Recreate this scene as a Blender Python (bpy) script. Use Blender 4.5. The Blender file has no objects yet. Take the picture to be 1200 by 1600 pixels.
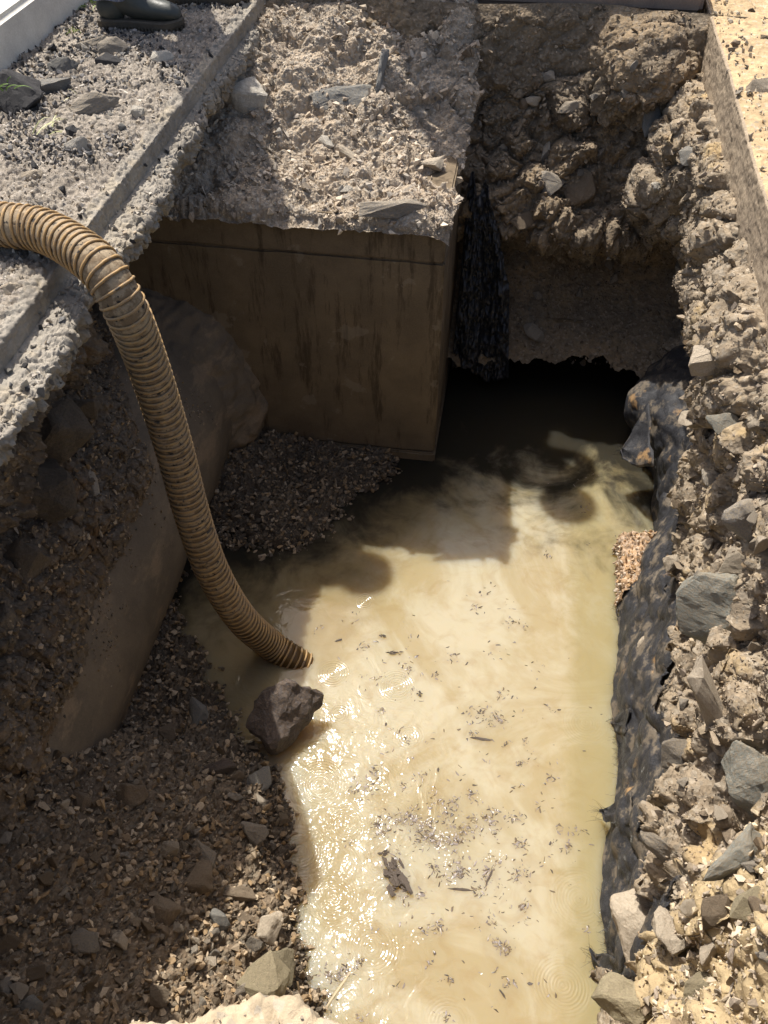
import bpy, bmesh, math, random
import numpy as np
from mathutils import Vector, Matrix
from mathutils import noise as mn
random.seed(7); rng = np.random.default_rng(11)
S = bpy.context.scene
# ------------------------------------------------------------------ camera
CAM_H, FPX, PITCH, YAW = 1.3, 1386., math.radians(46.6), math.radians(8.6)
fw = np.array([-math.sin(YAW)*math.cos(PITCH), math.cos(YAW)*math.cos(PITCH), -math.sin(PITCH)])
rt = np.array([math.cos(YAW), math.sin(YAW), 0.]); up = np.cross(rt, fw)
CP = np.array([0, 0, CAM_H])
cd = bpy.data.cameras.new('camera'); cam = bpy.data.objects.new('camera', cd); S.collection.objects.link(cam)
cd.sensor_fit = 'VERTICAL'; cd.sensor_height = 24; cd.lens = 24*FPX/1600; cd.clip_start = .02; cd.clip_end = 500
M = Matrix((rt, up, -fw)).transposed().to_4x4(); M.translation = Vector(CP); cam.matrix_world = M
S.camera = cam
# ------------------------------------------------------------------ light
SUN = Vector((-.31, .45, 1.)).normalized()
W = bpy.data.worlds.new('World'); S.world = W; W.use_nodes = True
wn = W.node_tree; bg = wn.nodes['Background']; sk = wn.nodes.new('ShaderNodeTexSky'); sk.sky_type = 'NISHITA'
sk.sun_disc = False; sk.sun_elevation = math.asin(SUN.z); sk.sun_rotation = math.atan2(SUN.x, SUN.y)
sk.air_density = 1.; sk.dust_density = 5.; sk.ozone_density = 1.
wn.links.new(sk.outputs[0], bg.inputs[0]); bg.inputs[1].default_value = .12
sl = bpy.data.lights.new('sun', 'SUN'); sl.energy = 5.; sl.angle = math.radians(.53); sl.color = (1, .95, .87)
so = bpy.data.objects.new('sun', sl); S.collection.objects.link(so)
so.rotation_euler = SUN.to_track_quat('Z', 'Y').to_euler()
S.view_settings.view_transform = 'Standard'; S.view_settings.look = 'None'
S.view_settings.exposure = .45; S.view_settings.gamma = 1; S.view_settings.use_curve_mapping = False
S.cycles.max_bounces = 8; S.cycles.diffuse_bounces = 5

# ------------------------------------------------------------------ helpers
WL = -1.71                                            # water level
def at(px, py, **k):
    d = fw*FPX+rt*(px-600)+up*(800-py); (a, v), = k.items(); i = 'xyz'.index(a)
    return CP+d*((v-CP[i])/d[i])
def tag(o, label=None, cat=None, group=None, kind=None):
    if label: o['label'] = label
    if cat: o['category'] = cat
    if group: o['group'] = group
    if kind: o['kind'] = kind
    return o
def link(o, parent=None):
    S.collection.objects.link(o)
    if parent: o.parent = parent
    return o
def empty(name, loc=(0, 0, 0), rz=0):
    o = bpy.data.objects.new(name, None); o.location = loc; o.rotation_euler = (0, 0, rz); o.empty_display_size = .05
    return link(o)
def h3(ix, iy, iz, s=0):
    h = (ix.astype(np.int64)*73856093) ^ (iy.astype(np.int64)*19349663) ^ (iz.astype(np.int64)*83492791) ^ (s*2654435761)
    h = (h ^ (h >> 13)) & 0x7fffffff; h = (h*1274126177) & 0x7fffffff; h ^= h >> 15; h = (h*1911520717) & 0x7fffffff
    return ((h ^ (h >> 13)) & 0xffffff)/16777216.
def vnoise(p, s=0):
    i = np.floor(p).astype(np.int64); f = p-i; u = f*f*f*(f*(f*6-15)+10); r = 0
    for dx in (0, 1):
        for dy in (0, 1):
            for dz in (0, 1):
                a = i[:, 0]+dx; b = i[:, 1]+dy; c = i[:, 2]+dz
                g = (h3(a, b, c, s+1)-.5)*(f[:, 0]-dx)+(h3(a, b, c, s+2)-.5)*(f[:, 1]-dy)+(h3(a, b, c, s+3)-.5)*(f[:, 2]-dz)
                w = (u[:, 0] if dx else 1-u[:, 0])*(u[:, 1] if dy else 1-u[:, 1])*(u[:, 2] if dz else 1-u[:, 2])
                r = r+g*w
    return r*2.6
def fbm(p, sc, octs=4, gain=.5, s=0):
    r = 0; a = 1.; q = p*sc
    for k in range(octs): r = r+a*vnoise(q+k*7.3, s+k*5); q = q*2.03; a *= gain
    return r
def cells(p, sc, s=0):
    """stone-like lumps: each cell a tilted facet with cracks between (returns about -0.3..1)"""
    q = p*sc; i = np.floor(q).astype(np.int64); n = len(q)
    f1 = np.full(n, 9.); f2 = np.full(n, 9.); hh = np.zeros(n)
    for dx in (-1, 0, 1):
        for dy in (-1, 0, 1):
            for dz in (-1, 0, 1):
                a = i[:, 0]+dx; b = i[:, 1]+dy; c = i[:, 2]+dz
                ox = a+h3(a, b, c, s+1)-q[:, 0]; oy = b+h3(a, b, c, s+2)-q[:, 1]; oz = c+h3(a, b, c, s+3)-q[:, 2]
                d = np.sqrt(ox*ox+oy*oy+oz*oz)
                til = ((h3(a, b, c, s+4)-.5)*ox+(h3(a, b, c, s+5)-.5)*oy+(h3(a, b, c, s+6)-.5)*oz)*1.6+h3(a, b, c, s+7)
                c1 = d < f1
                f2 = np.where(c1, f1, np.minimum(f2, d)); hh = np.where(c1, til, hh); f1 = np.where(c1, d, f1)
    e = np.clip((f2-f1)/.35, 0, 1); e = e*(2-e)
    return e*(.35+.65*hh)-.15
def tps(C, V, Q):
    C = np.array(C, float); V = np.array(V, float); n = len(C)
    def k(r): return np.where(r > 1e-9, r*r*np.log(r+1e-12), 0)
    A = np.zeros((n+3, n+3)); A[:n, :n] = k(np.linalg.norm(C[:, None]-C[None], axis=2))+np.eye(n)*2e-3
    A[:n, n] = 1; A[:n, n+1:] = C; A[n:, :n] = A[:n, n:].T
    w = np.linalg.solve(A, np.concatenate([V, np.zeros(3)]))
    out = np.zeros(len(Q))
    for i in range(0, len(Q), 50000):
        q = Q[i:i+50000]; out[i:i+50000] = k(np.linalg.norm(q[:, None]-C[None], axis=2))@w[:n]+w[n]+q@w[n+1:]
    return out
def normals(P):
    a = np.gradient(P, axis=0); b = np.gradient(P, axis=1); n = np.cross(a, b)
    return n/(np.linalg.norm(n, axis=2, keepdims=True)+1e-12)
def mesh_np(name, V, Fq, mats, smooth=True, parent=None, cols=None):
    me = bpy.data.meshes.new(name); V = np.asarray(V, np.float32).reshape(-1, 3); Fq = np.asarray(Fq, np.int32)
    k = Fq.shape[1]; n = len(Fq)
    me.vertices.add(len(V)); me.vertices.foreach_set('co', V.ravel())
    me.loops.add(n*k); me.loops.foreach_set('vertex_index', Fq.ravel())
    me.polygons.add(n); me.polygons.foreach_set('loop_start', np.arange(0, n*k, k, dtype=np.int32))
    me.polygons.foreach_set('use_smooth', np.full(n, smooth))
    if cols is not None:
        a = me.attributes.new('tint', 'FLOAT_COLOR', 'POINT')
        a.data.foreach_set('color', np.concatenate([cols, np.ones((len(cols), 1))], 1).astype(np.float32).ravel())
    me.update(calc_edges=True)
    for m in (mats if isinstance(mats, (list, tuple)) else [mats]): me.materials.append(m)
    return link(bpy.data.objects.new(name, me), parent)
def quads(n, m, mask=None, flip=False):
    i = np.arange(n*m).reshape(n, m); q = np.stack([i[:-1, :-1], i[1:, :-1], i[1:, 1:], i[:-1, 1:]], -1)
    if flip: q = q[..., ::-1]
    return q[mask] if mask is not None else q.reshape(-1, 4)
def bm_obj(name, bm, mat, parent=None, smooth=False):
    me = bpy.data.meshes.new(name); bm.to_mesh(me); bm.free()
    if smooth: me.polygons.foreach_set('use_smooth', [True]*len(me.polygons))
    me.materials.append(mat); return link(bpy.data.objects.new(name, me), parent)
def box(name, lo, hi, mat, parent=None, bev=.004, seg=2):
    bm = bmesh.new(); bmesh.ops.create_cube(bm, size=1)
    lo, hi = Vector(lo), Vector(hi)
    for v in bm.verts: v.co = Vector(((hi[i]+lo[i])/2+v.co[i]*(hi[i]-lo[i]) for i in range(3)))
    if bev: bmesh.ops.bevel(bm, geom=bm.edges[:], offset=bev, segments=seg, affect='EDGES')
    return bm_obj(name, bm, mat, parent)

# ------------------------------------------------------------------ materials
class N:
    def __init__(s, name):
        s.m = bpy.data.materials.new(name); s.m.use_nodes = True; s.t = s.m.node_tree
        s.b = s.t.nodes['Principled BSDF']; s.b.inputs['Roughness'].default_value = .9; s.b.inputs['Specular IOR Level'].default_value = .3
    def n(s, ty, **k):
        o = s.t.nodes.new('ShaderNode'+ty)
        for a, v in k.items(): setattr(o, a, v)
        return o
    def l(s, a, b): s.t.links.new(a, b)
    def pos(s): return s.n('NewGeometry').outputs['Position']
    def noise(s, vec, sc, det=6, rough=.6, stretch=None, dist=0):
        if stretch:
            mp = s.n('Mapping'); mp.inputs['Scale'].default_value = stretch; s.l(vec, mp.inputs[0]); vec = mp.outputs[0]
        o = s.n('TexNoise'); s.l(vec, o.inputs['Vector']); o.inputs['Scale'].default_value = sc
        o.inputs['Detail'].default_value = det; o.inputs['Roughness'].default_value = rough; o.inputs['Distortion'].default_value = dist
        return o.outputs[0]
    def vor(s, vec, sc, out='Color', feature='F1'):
        o = s.n('TexVoronoi', feature=feature); s.l(vec, o.inputs['Vector']); o.inputs['Scale'].default_value = sc; return o.outputs[out]
    def ramp(s, v, pts):
        r = s.n('ValToRGB'); s.l(v, r.inputs[0]); e = r.color_ramp.elements
        while len(e) < len(pts): e.new(.5)
        for i, (p, c) in enumerate(pts):
            e[i].position = p; e[i].color = (*c, 1) if not isinstance(c, (int, float)) else (c, c, c, 1)
        return r.outputs[0]
    def mix(s, f, a, b, mode='MIX'):
        o = s.n('Mix', data_type='RGBA', blend_type=mode)
        for i, v in ((0, f), (6, a), (7, b)):
            if isinstance(v, (int, float)): o.inputs[i].default_value = v if i == 0 else (v, v, v, 1)
            elif isinstance(v, tuple): o.inputs[i].default_value = (*v, 1)
            else: s.l(v, o.inputs[i])
        return o.outputs[2]
    def math(s, op, a, b=0, c=0):
        o = s.n('Math', operation=op)
        for i, v in enumerate((a, b, c)):
            if isinstance(v, (int, float)): o.inputs[i].default_value = v
            else: s.l(v, o.inputs[i])
        return o.outputs[0]
    def smooth(s, v, lo, hi):
        o = s.n('MapRange', interpolation_type='SMOOTHSTEP'); s.l(v, o.inputs[0]); o.inputs[1].default_value = lo; o.inputs[2].default_value = hi
        return o.outputs[0]
    def xyz(s, v):
        o = s.n('SeparateXYZ'); s.l(v, o.inputs[0]); return o.outputs
    def bump(s, h, dist, strength=1, prev=None):
        o = s.n('Bump'); s.l(h, o.inputs['Height']); o.inputs['Distance'].default_value = dist; o.inputs['Strength'].default_value = strength
        if prev is not None: s.l(prev, o.inputs['Normal'])
        return o.outputs[0]
    def fin(s, col, nrm=None, rough=None):
        if isinstance(col, tuple): s.b.inputs['Base Color'].default_value = (*col, 1)
        else: s.l(col, s.b.inputs['Base Color'])
        if nrm is not None: s.l(nrm, s.b.inputs['Normal'])
        if rough is not None:
            if isinstance(rough, (int, float)): s.b.inputs['Roughness'].default_value = rough
            else: s.l(rough, s.b.inputs['Roughness'])
        return s.m
def soil(name, a, b, c, sc=1., bump=.004, wet=True, speck=.35, rust=None, corner=False):
    """a,b soil tones, c stone tone; damp and darker just above the water line"""
    k = N(name); p = k.pos()
    n1 = k.noise(p, 3.2*sc, 5, .62); n2 = k.noise(p, 28*sc, 6, .7); col = k.mix(k.smooth(n1, .38, .62), a, b)
    col = k.mix(.55, col, k.ramp(n2, [(.3, .25), (.5, .5), (.72, .85)]), 'OVERLAY')
    v = k.vor(p, 85*sc); sep = k.n('SeparateColor'); k.l(v, sep.inputs[0])
    col = k.mix(k.math('MULTIPLY', k.smooth(sep.outputs[0], 1-speck, 1-speck+.1), .8), col, k.mix(sep.outputs[1], c, tuple(x*.45 for x in c)))
    if rust: col = k.mix(k.math('MULTIPLY', k.smooth(k.noise(p, 4.5, 5, .65), .54, .66), .8), col, rust)
    if wet:
        z = k.xyz(p)[2]; zz = k.math('ADD', z, k.math('MULTIPLY', k.noise(p, 9, 4), .10))
        w = k.smooth(zz, WL+.18, WL+.07); col = k.mix(w, col, k.mix(1., col, .48, 'MULTIPLY'))
        rough = k.math('SUBTRACT', .93, k.math('MULTIPLY', w, .55))
    else: rough = .93
    if corner:
        s3 = k.xyz(p); cm = k.math('ADD', k.math('ADD', k.math('MULTIPLY', s3[1], 1.), k.math('MULTIPLY', s3[2], -.42)), k.math('MULTIPLY', k.noise(p, 7, 5, .6), .5))
        col = k.mix(k.smooth(cm, 1.52, 1.40), col, k.mix(.4, (.385, .295, .17), k.ramp(n2, [(.3, .3), (.5, .5), (.7, .8)]), 'OVERLAY'))
    nb = k.bump(k.vor(p, 85*sc, 'Distance'), bump*.9, .7); nb = k.bump(k.noise(p, 120*sc, 5, .75), bump, .9, nb)
    return k.fin(col, nb, rough)
def tinted(name, amt=.5, rough=.9, bump=.0015, sc=260):
    k = N(name); a = k.n('Attribute', attribute_name='tint'); p = k.pos(); n = k.noise(p, sc, 4, .7)
    col = k.mix(amt, a.outputs[0], k.ramp(n, [(.3, .28), (.5, .5), (.7, .78)]), 'OVERLAY')
    return k.fin(col, k.bump(n, bump, .8), rough)
def stone_mat(name, a, b, rough=.85, dust=.4, dustc=(.34, .28, .2), sc=1., strat=None):
    k = N(name); tc = k.n('TexCoord').outputs['Object']; oi = k.n('ObjectInfo').outputs['Random']
    n1 = k.noise(tc, 14*sc, 7, .65, stretch=strat, dist=.6); col = k.mix(k.smooth(n1, .35, .66), a, b)
    col = k.mix(.6, col, k.ramp(k.noise(tc, 70*sc, 5, .7, stretch=strat), [(.3, .3), (.5, .5), (.7, .75)]), 'OVERLAY')
    col = k.mix(k.math('MULTIPLY', k.smooth(k.math('ADD', k.noise(tc, 20*sc, 6, .75), k.math('MULTIPLY', k.xyz(k.n('NewGeometry').outputs['Normal'])[2], .09)), .49, .62), dust), col, dustc)
    hv = k.mix(1., col, k.ramp(oi, [(0, .72), (1, 1.2)]), 'MULTIPLY')
    nb = k.bump(n1, .008, .8); nb = k.bump(k.noise(tc, 110*sc, 5, .75, stretch=strat), .003, .9, nb)
    return k.fin(hv, nb, rough)
BROWN = (.30, .245, .185); GREY = (.30, .275, .24)
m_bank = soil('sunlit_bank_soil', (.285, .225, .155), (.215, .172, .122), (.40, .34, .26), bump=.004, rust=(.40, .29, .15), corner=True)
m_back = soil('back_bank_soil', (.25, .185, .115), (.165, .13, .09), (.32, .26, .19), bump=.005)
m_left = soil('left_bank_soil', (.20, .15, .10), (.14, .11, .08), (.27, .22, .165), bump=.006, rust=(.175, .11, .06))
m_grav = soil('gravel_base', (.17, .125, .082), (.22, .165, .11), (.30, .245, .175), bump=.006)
m_mound = soil('mound_soil', (.42, .34, .25), (.32, .265, .20), (.52, .46, .38), bump=.005, wet=False)
m_sand = soil('yellow_sandy_ground', (.45, .325, .185), (.37, .27, .155), (.52, .44, .32), bump=.003, wet=False, speck=.16, sc=.8)
m_rubble = soil('slab_rubble', (.31, .27, .22), (.22, .19, .155), (.44, .39, .33), bump=.005, wet=False, speck=.4)
m_gravel = tinted('loose_gravel'); m_wetgravel = tinted('damp_gravel', rough=.72)
def concrete(name, a, b, stain, stretch=(1, 1, 1), stamt=.6, bump=.003, spots=None, lo=.5, hi=.62):
    k = N(name); p = k.pos(); col = k.mix(k.smooth(k.noise(p, 5, 6, .65), .35, .65), a, b)
    col = k.mix(k.math('MULTIPLY', k.smooth(k.noise(p, 7, 5, .7, stretch=stretch), lo, hi), stamt), col, stain)
    col = k.mix(.4, col, k.ramp(k.noise(p, 160, 4, .7), [(.3, .3), (.5, .5), (.7, .72)]), 'OVERLAY')
    if spots: col = k.mix(k.math('MULTIPLY', k.smooth(k.noise(p, 6.5, 5, .6), .60, .635), spots[1]), col, spots[0])
    nb = k.bump(k.noise(p, 30, 6, .7), bump, .7); nb = k.bump(k.noise(p, 300, 3, .7), bump*.3, .8, nb)
    return k.fin(col, nb, .85)
m_vault = concrete('stained_vault_concrete', (.185, .138, .085), (.14, .105, .066), (.055, .038, .022), (2.6, 2.6, .36), .8, spots=((.3, .25, .19), .3), lo=.5, hi=.66)
m_pipe = concrete('dirty_pipe_concrete', (.19, .15, .105), (.14, .112, .08), (.27, .20, .13), (1, .45, 1), .75)
m_slab = concrete('pale_broken_concrete', (.31, .28, .235), (.23, .205, .17), (.38, .32, .23), (1, 1, 1), .5, bump=.006)
m_kerb = concrete('kerb_concrete', (.62, .60, .54), (.54, .52, .47), (.44, .42, .38), (1, 1, 1), .35, bump=.001)
m_edging = concrete('muddy_edging', (.33, .24, .18), (.27, .20, .155), (.2, .15, .12), (1, 1, 1), .5)
def cutface():
    k = N('saw_cut_face'); p = k.pos(); col = k.mix(k.smooth(k.noise(p, 6, 5, .6, stretch=(1, .5, 3)), .35, .65), (.34, .27, .19), (.26, .205, .145))
    s = k.noise(p, 16, 6, .7, stretch=(1, 4.5, .6), dist=.3); col = k.mix(k.smooth(s, .6, .68), col, (.10, .085, .07))
    col = k.mix(.5, col, k.ramp(k.noise(p, 90, 5, .7), [(.3, .3), (.5, .5), (.7, .75)]), 'OVERLAY')
    nb = k.bump(s, .006, .8); nb = k.bump(k.noise(p, 90, 4, .7), .002, .7, nb); return k.fin(col, nb, .85)
m_cut = cutface()
st_grey = stone_mat('grey_stone', (.27, .25, .225), (.20, .185, .165), dust=.85)
st_tan = stone_mat('tan_stone', (.48, .40, .30), (.38, .31, .23), dust=.8, dustc=(.5, .43, .33))
st_brown = stone_mat('brown_stone', (.24, .175, .115), (.17, .13, .09), dust=.7, dustc=(.25, .2, .14))
st_soil = stone_mat('soil_caked_rock', (.17, .135, .10), (.12, .10, .075), dust=.5, dustc=(.2, .16, .115))
st_dark = stone_mat('dark_wet_stone', (.105, .09, .085), (.065, .052, .045), rough=.42, dust=.55, dustc=(.17, .12, .08))
st_slate = stone_mat('blue_grey_slate', (.255, .255, .245), (.195, .20, .20), rough=.7, dust=.7, strat=(.4, 3.5, 1), dustc=(.36, .32, .25))
st_green = stone_mat('pale_green_stone', (.32, .325, .285), (.245, .25, .22), rough=.65, dust=.75, strat=(.5, 2, 1))
st_white = stone_mat('white_stone', (.62, .58, .50), (.52, .47, .39), dust=.25)
st_asph = stone_mat('black_asphalt', (.035, .034, .036), (.06, .058, .058), rough=.75, dust=.15, dustc=(.14, .13, .125), sc=3)
st_lime = stone_mat('mossy_lump', (.34, .29, .18), (.26, .22, .14), dust=.3)
def fabric():
    k = N('black_geotextile'); p = k.pos(); n = k.noise(p, 11, 7, .72); f = k.noise(p, 240, 4, .8, stretch=(1, 1, 3))
    col = k.mix(k.smooth(f, .4, .7), (.014, .0145, .017), (.055, .056, .064))
    col = k.mix(k.math('MULTIPLY', k.smooth(n, .50, .62), .6), col, (.24, .195, .14))
    col = k.mix(k.math('MULTIPLY', k.smooth(k.noise(p, 6, 5, .6), .63, .72), .8), col, (.42, .26, .12))
    nb = k.bump(k.noise(p, 40, 5, .7), .006, .8); nb = k.bump(f, .002, .9, nb)
    return k.fin(col, nb, k.ramp(n, [(.45, .42), (.6, .85)]))
m_fab = fabric()
def plain(name, c, r=.8, sp=.3, amt=.4, sc=60, bump=.001):
    k = N(name); tc = k.n('TexCoord').outputs['Object']; n = k.noise(tc, sc, 5, .7)
    k.b.inputs['Specular IOR Level'].default_value = sp
    return k.fin(k.mix(amt, c, k.ramp(n, [(.3, .3), (.5, .5), (.7, .75)]), 'OVERLAY'), k.bump(n, bump, .8), r)

# ------------------------------------------------------------------ water
RINGS = [(570, 940, .05, 1), (620, 1072, .085, 1.5), (520, 1052, .08, .8), (530, 1115, .05, 1), (500, 1225, .12, 1.3), (540, 1290, .09, 1),
         (470, 1330, .12, 1), (520, 1400, .12, .9), (450, 1400, .1, .8), (580, 1480, .12, .6), (915, 1130, .12, .4), (905, 1405, .13, .4), (880, 1540, .12, .6),
         (640, 1150, .07, .5), (700, 1600, .1, .5), (590, 1230, .06, .6), (470, 1480, .09, .9)]
def water_mat():
    k = N('muddy_water'); p = k.pos(); X, Y, Z = k.xyz(p)[:3]
    wob = k.noise(p, 3.2, 6, .6, dist=.8); w2 = k.noise(p, 9, 5, .6, dist=1.)
    def sub(v): return k.math('SUBTRACT', v, .5)
    # suspended clay: pale where stirred, clearer toward the box; shade there painted in too
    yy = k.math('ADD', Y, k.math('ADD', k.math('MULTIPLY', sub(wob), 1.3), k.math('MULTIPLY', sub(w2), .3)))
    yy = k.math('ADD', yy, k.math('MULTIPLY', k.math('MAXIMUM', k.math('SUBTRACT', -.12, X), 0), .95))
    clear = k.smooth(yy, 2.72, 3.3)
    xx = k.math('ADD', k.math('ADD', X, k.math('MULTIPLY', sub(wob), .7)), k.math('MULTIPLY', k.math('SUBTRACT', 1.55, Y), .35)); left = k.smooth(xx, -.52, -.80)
    w3 = k.noise(p, 1.7, 7, .62, dist=1.6)
    col = k.mix(k.smooth(w3, .40, .60), (.40, .355, .25), (.33, .27, .155))
    col = k.mix(k.math('MULTIPLY', k.smooth(w2, .48, .72), .38), col, (.27, .19, .085))
    col = k.mix(k.math('MULTIPLY', k.smooth(k.math('ADD', X, k.math('MULTIPLY', sub(w2), .15)), .38, .50), .6), col, (.26, .22, .11))
    col = k.mix(k.math('MULTIPLY', left, .75), col, (.235, .175, .085))  # shade over the left water put into its base colour
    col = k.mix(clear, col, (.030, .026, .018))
    h = None
    for px, py, R, a in RINGS:
        c = at(px, py, z=WL)
        dx = k.math('SUBTRACT', X, float(c[0])); dy = k.math('SUBTRACT', Y, float(c[1]))
        d = k.math('SQRT', k.math('ADD', k.math('MULTIPLY', dx, dx), k.math('MULTIPLY', dy, dy)))
        env = k.math('MULTIPLY', k.smooth(d, R, R*.55), a*.00045)
        s = k.math('MULTIPLY', k.math('SINE', k.math('MULTIPLY', d, 2*math.pi/.0105)), env)
        h = s if h is None else k.math('ADD', h, s)
    # gentle wavelets, stronger by the left edge where the hose disturbs the surface
    wl = k.noise(p, 11, 3, .5, dist=1.2); amp = k.math('ADD', .0012, k.math('MULTIPLY', k.smooth(X, .15, -.35), k.math('MULTIPLY', k.smooth(Y, 2.1, 1.2), .016)))
    h = k.math('ADD', h, k.math('MULTIPLY', wl, amp)); 
    h = k.math('ADD', h, k.math('MULTIPLY', k.noise(p, 45, 2, .5), k.math('MULTIPLY', amp, .16)))
    o = k.n('Bump'); o.inputs['Distance'].default_value = 1.; k.l(h, o.inputs['Height'])
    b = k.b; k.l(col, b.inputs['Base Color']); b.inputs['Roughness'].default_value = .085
    b.inputs['IOR'].default_value = 1.33; b.inputs['Specular IOR Level'].default_value = .5; k.l(o.outputs[0], b.inputs['Normal'])
    b.inputs['Subsurface Weight'].default_value = 1.; b.inputs['Subsurface Radius'].default_value = (1, .78, .48); b.inputs['Subsurface Scale'].default_value = .3
    return k.m
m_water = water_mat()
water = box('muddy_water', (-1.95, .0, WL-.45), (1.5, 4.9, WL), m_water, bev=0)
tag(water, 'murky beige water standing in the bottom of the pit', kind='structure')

# ------------------------------------------------------------------ concrete box (vault) and pipe
VX = -.235
vault = empty('concrete_box', (-1.1, 3.6, WL))
tag(vault, 'stained buried concrete box with a flat face and cast lid joint, under the dirt mound', 'concrete box')
def vpart(name, lo, hi, seed, amp=.002):
    n = 90; m = 90                        # front face grid plus the side/top/bottom closed by a box behind it
    o = box(name, lo, hi, m_vault, None, bev=.008, seg=2)
    bm = bmesh.new(); bm.from_mesh(o.data); bmesh.ops.subdivide_edges(bm, edges=[e for e in bm.edges if e.calc_length() > .05], cuts=24, use_grid_fill=True)
    for v in bm.verts:
        q = v.co*4; d = mn.noise(q+Vector((seed, 0, 0)))*amp+mn.noise(q*6)*amp*.5
        v.co += Vector((d if v.co.x > hi[0]-.02 else 0, -d if v.co.y < lo[1]+.02 else 0, 0))
        if v.co.y < lo[1]+.02 or v.co.x > hi[0]-.02:      # worn arrises
            if abs(v.co.z-lo[2]) < .01 or abs(v.co.z-hi[2]) < .01: v.co.z += mn.noise(v.co*22)*.006
    bm.to_mesh(o.data); bm.free(); o.parent = vault; o.matrix_parent_inverse = Matrix.Translation(-vault.location)
    return o
vpart('lid_slab', (-1.95, 3.197, -.6195), (VX-.002, 4.32, -.44), 3)
vpart('box_wall', (-1.95, 3.2, -1.66), (VX, 4.3, -.622), 9)
vpart('footing', (-1.95, 3.19, -2.0), (VX+.003, 4.3, -1.664), 5)
def mesh_loft(rings, closed=True):
    R = np.array(rings); n, m = R.shape[:2]; i = np.arange(n*m).reshape(n, m)
    j = np.roll(i, -1, 1) if closed else None
    F = np.stack([i[:-1], i[1:], j[1:], j[:-1]], -1).reshape(-1, 4); return R.reshape(-1, 3), F
PX, PZ, PR = -1.65, -1.43, .48
yy = np.linspace(-.6, 3.24, 260); aa = np.linspace(0, 2*math.pi, 180, endpoint=False)
Yg, Ag = np.meshgrid(yy, aa, indexing='ij'); Q = np.stack([PX+PR*np.cos(Ag), Yg, PZ+PR*np.sin(Ag)], -1)
d = fbm(Q.reshape(-1, 3), 3, 5, .55, 40).reshape(Yg.shape)*.008
Q[..., 0] += np.cos(Ag)*d; Q[..., 2] += np.sin(Ag)*d
pipe = empty('concrete_pipe', (PX, 1.2, PZ-PR)); tag(pipe, 'large dirty concrete pipe half buried in soil, running into the concrete box', 'pipe')
def adopt(o, root):
    bpy.context.view_layer.update(); o.parent = root; o.matrix_parent_inverse = root.matrix_world.inverted() if root.matrix_world != Matrix() else Matrix.Translation(-root.location); return o
V_, F_ = mesh_loft(Q); adopt(mesh_np('pipe_barrel', V_, F_, m_pipe), pipe); PQ = Q.copy()
# mortar collar where the pipe meets the box
ss = np.linspace(0, 1, 26); a2 = np.linspace(-.9, 3.3, 260)
Sg, Ag = np.meshgrid(ss, a2, indexing='ij'); rad = PR+.004+.10*(np.sin(Sg*math.pi/2)**2.2); yv = 2.93+Sg*.28
P0 = np.stack([PX+np.cos(Ag)*rad, yv, PZ+np.sin(Ag)*rad], -1); dd = fbm(P0.reshape(-1, 3), 6, 6, .6, 3).reshape(Sg.shape)
rad2 = rad+dd*.035*np.sin(Sg*math.pi*.6+.3)-(1-Sg)**3*.03; P0[..., 0] = PX+np.cos(Ag)*rad2; P0[..., 2] = PZ+np.sin(Ag)*rad2; P0[..., 1] += fbm(P0.reshape(-1, 3), 5, 3, .5, 8).reshape(Sg.shape)*.06*(1-Sg)
adopt(mesh_np('mortar_collar', P0.reshape(-1, 3), quads(*Sg.shape), m_pipe), pipe)

# ------------------------------------------------------------------ earth
SURF = {}
def displace(P, terms, flip=1, w=None):
    Nn = normals(P)*flip; q = P.reshape(-1, 3); d = 0
    for t in terms:
        if t[0] == 'f': d = d+fbm(q, t[1], t[3], .55, t[4])*t[2]
        else: d = d+cells(q+fbm(q, t[1]*.8, 2, .5, 91)[:, None]*.35/t[1], t[1], t[3])*t[2]
    d = np.asarray(d).reshape(P.shape[:2])
    if w is not None: d = d*w
    return P+Nn*d[..., None]
def surf(name, P, mat, label, mask=None, flip=False):
    o = mesh_np(name, P.reshape(-1, 3), quads(P.shape[0], P.shape[1], mask, flip), mat)
    tag(o, label, kind='structure'); Nn = normals(P)*(-1 if flip else 1); return o, Nn
# --- right bank  x = f(y,z)
WP = [(1018, 740), (1018, 800), (1014, 868), (972, 905), (968, 1000), (955, 1100), (965, 1200), (945, 1320), (945, 1450), (955, 1540)]
C = []; V = []
def cb(px, py, x): a = at(px, py, x=x); C.append((a[1], a[2])); V.append(x)
for px, py in WP: a = at(px, py, z=WL); C.append((a[1], WL)); V.append(a[0]+.004); C.append((a[1], WL-.2)); V.append(a[0]-.02)
for t in [(1050, 1100, .70), (1100, 900, .80), (1055, 800, .85), (1085, 760, .88), (1000, 615, .72), (1100, 700, .90), (1200, 700, .78), (1200, 900, .77), (1200, 1100, .76),
          (1200, 1300, .74), (1100, 1300, .64), (1000, 1300, .60), (1000, 1450, .57), (1100, 1450, .59), (1200, 1500, .66), (1000, 1575, .50), (1120, 1590, .52),
          (1020, 330, .65), (1050, 190, .66), (1078, 470, .72), (1118, 590, .745), (1112, 660, .76), (1150, 500, .72), (1150, 800, .79), (1110, 1180, .71)]: cb(*t)
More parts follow.
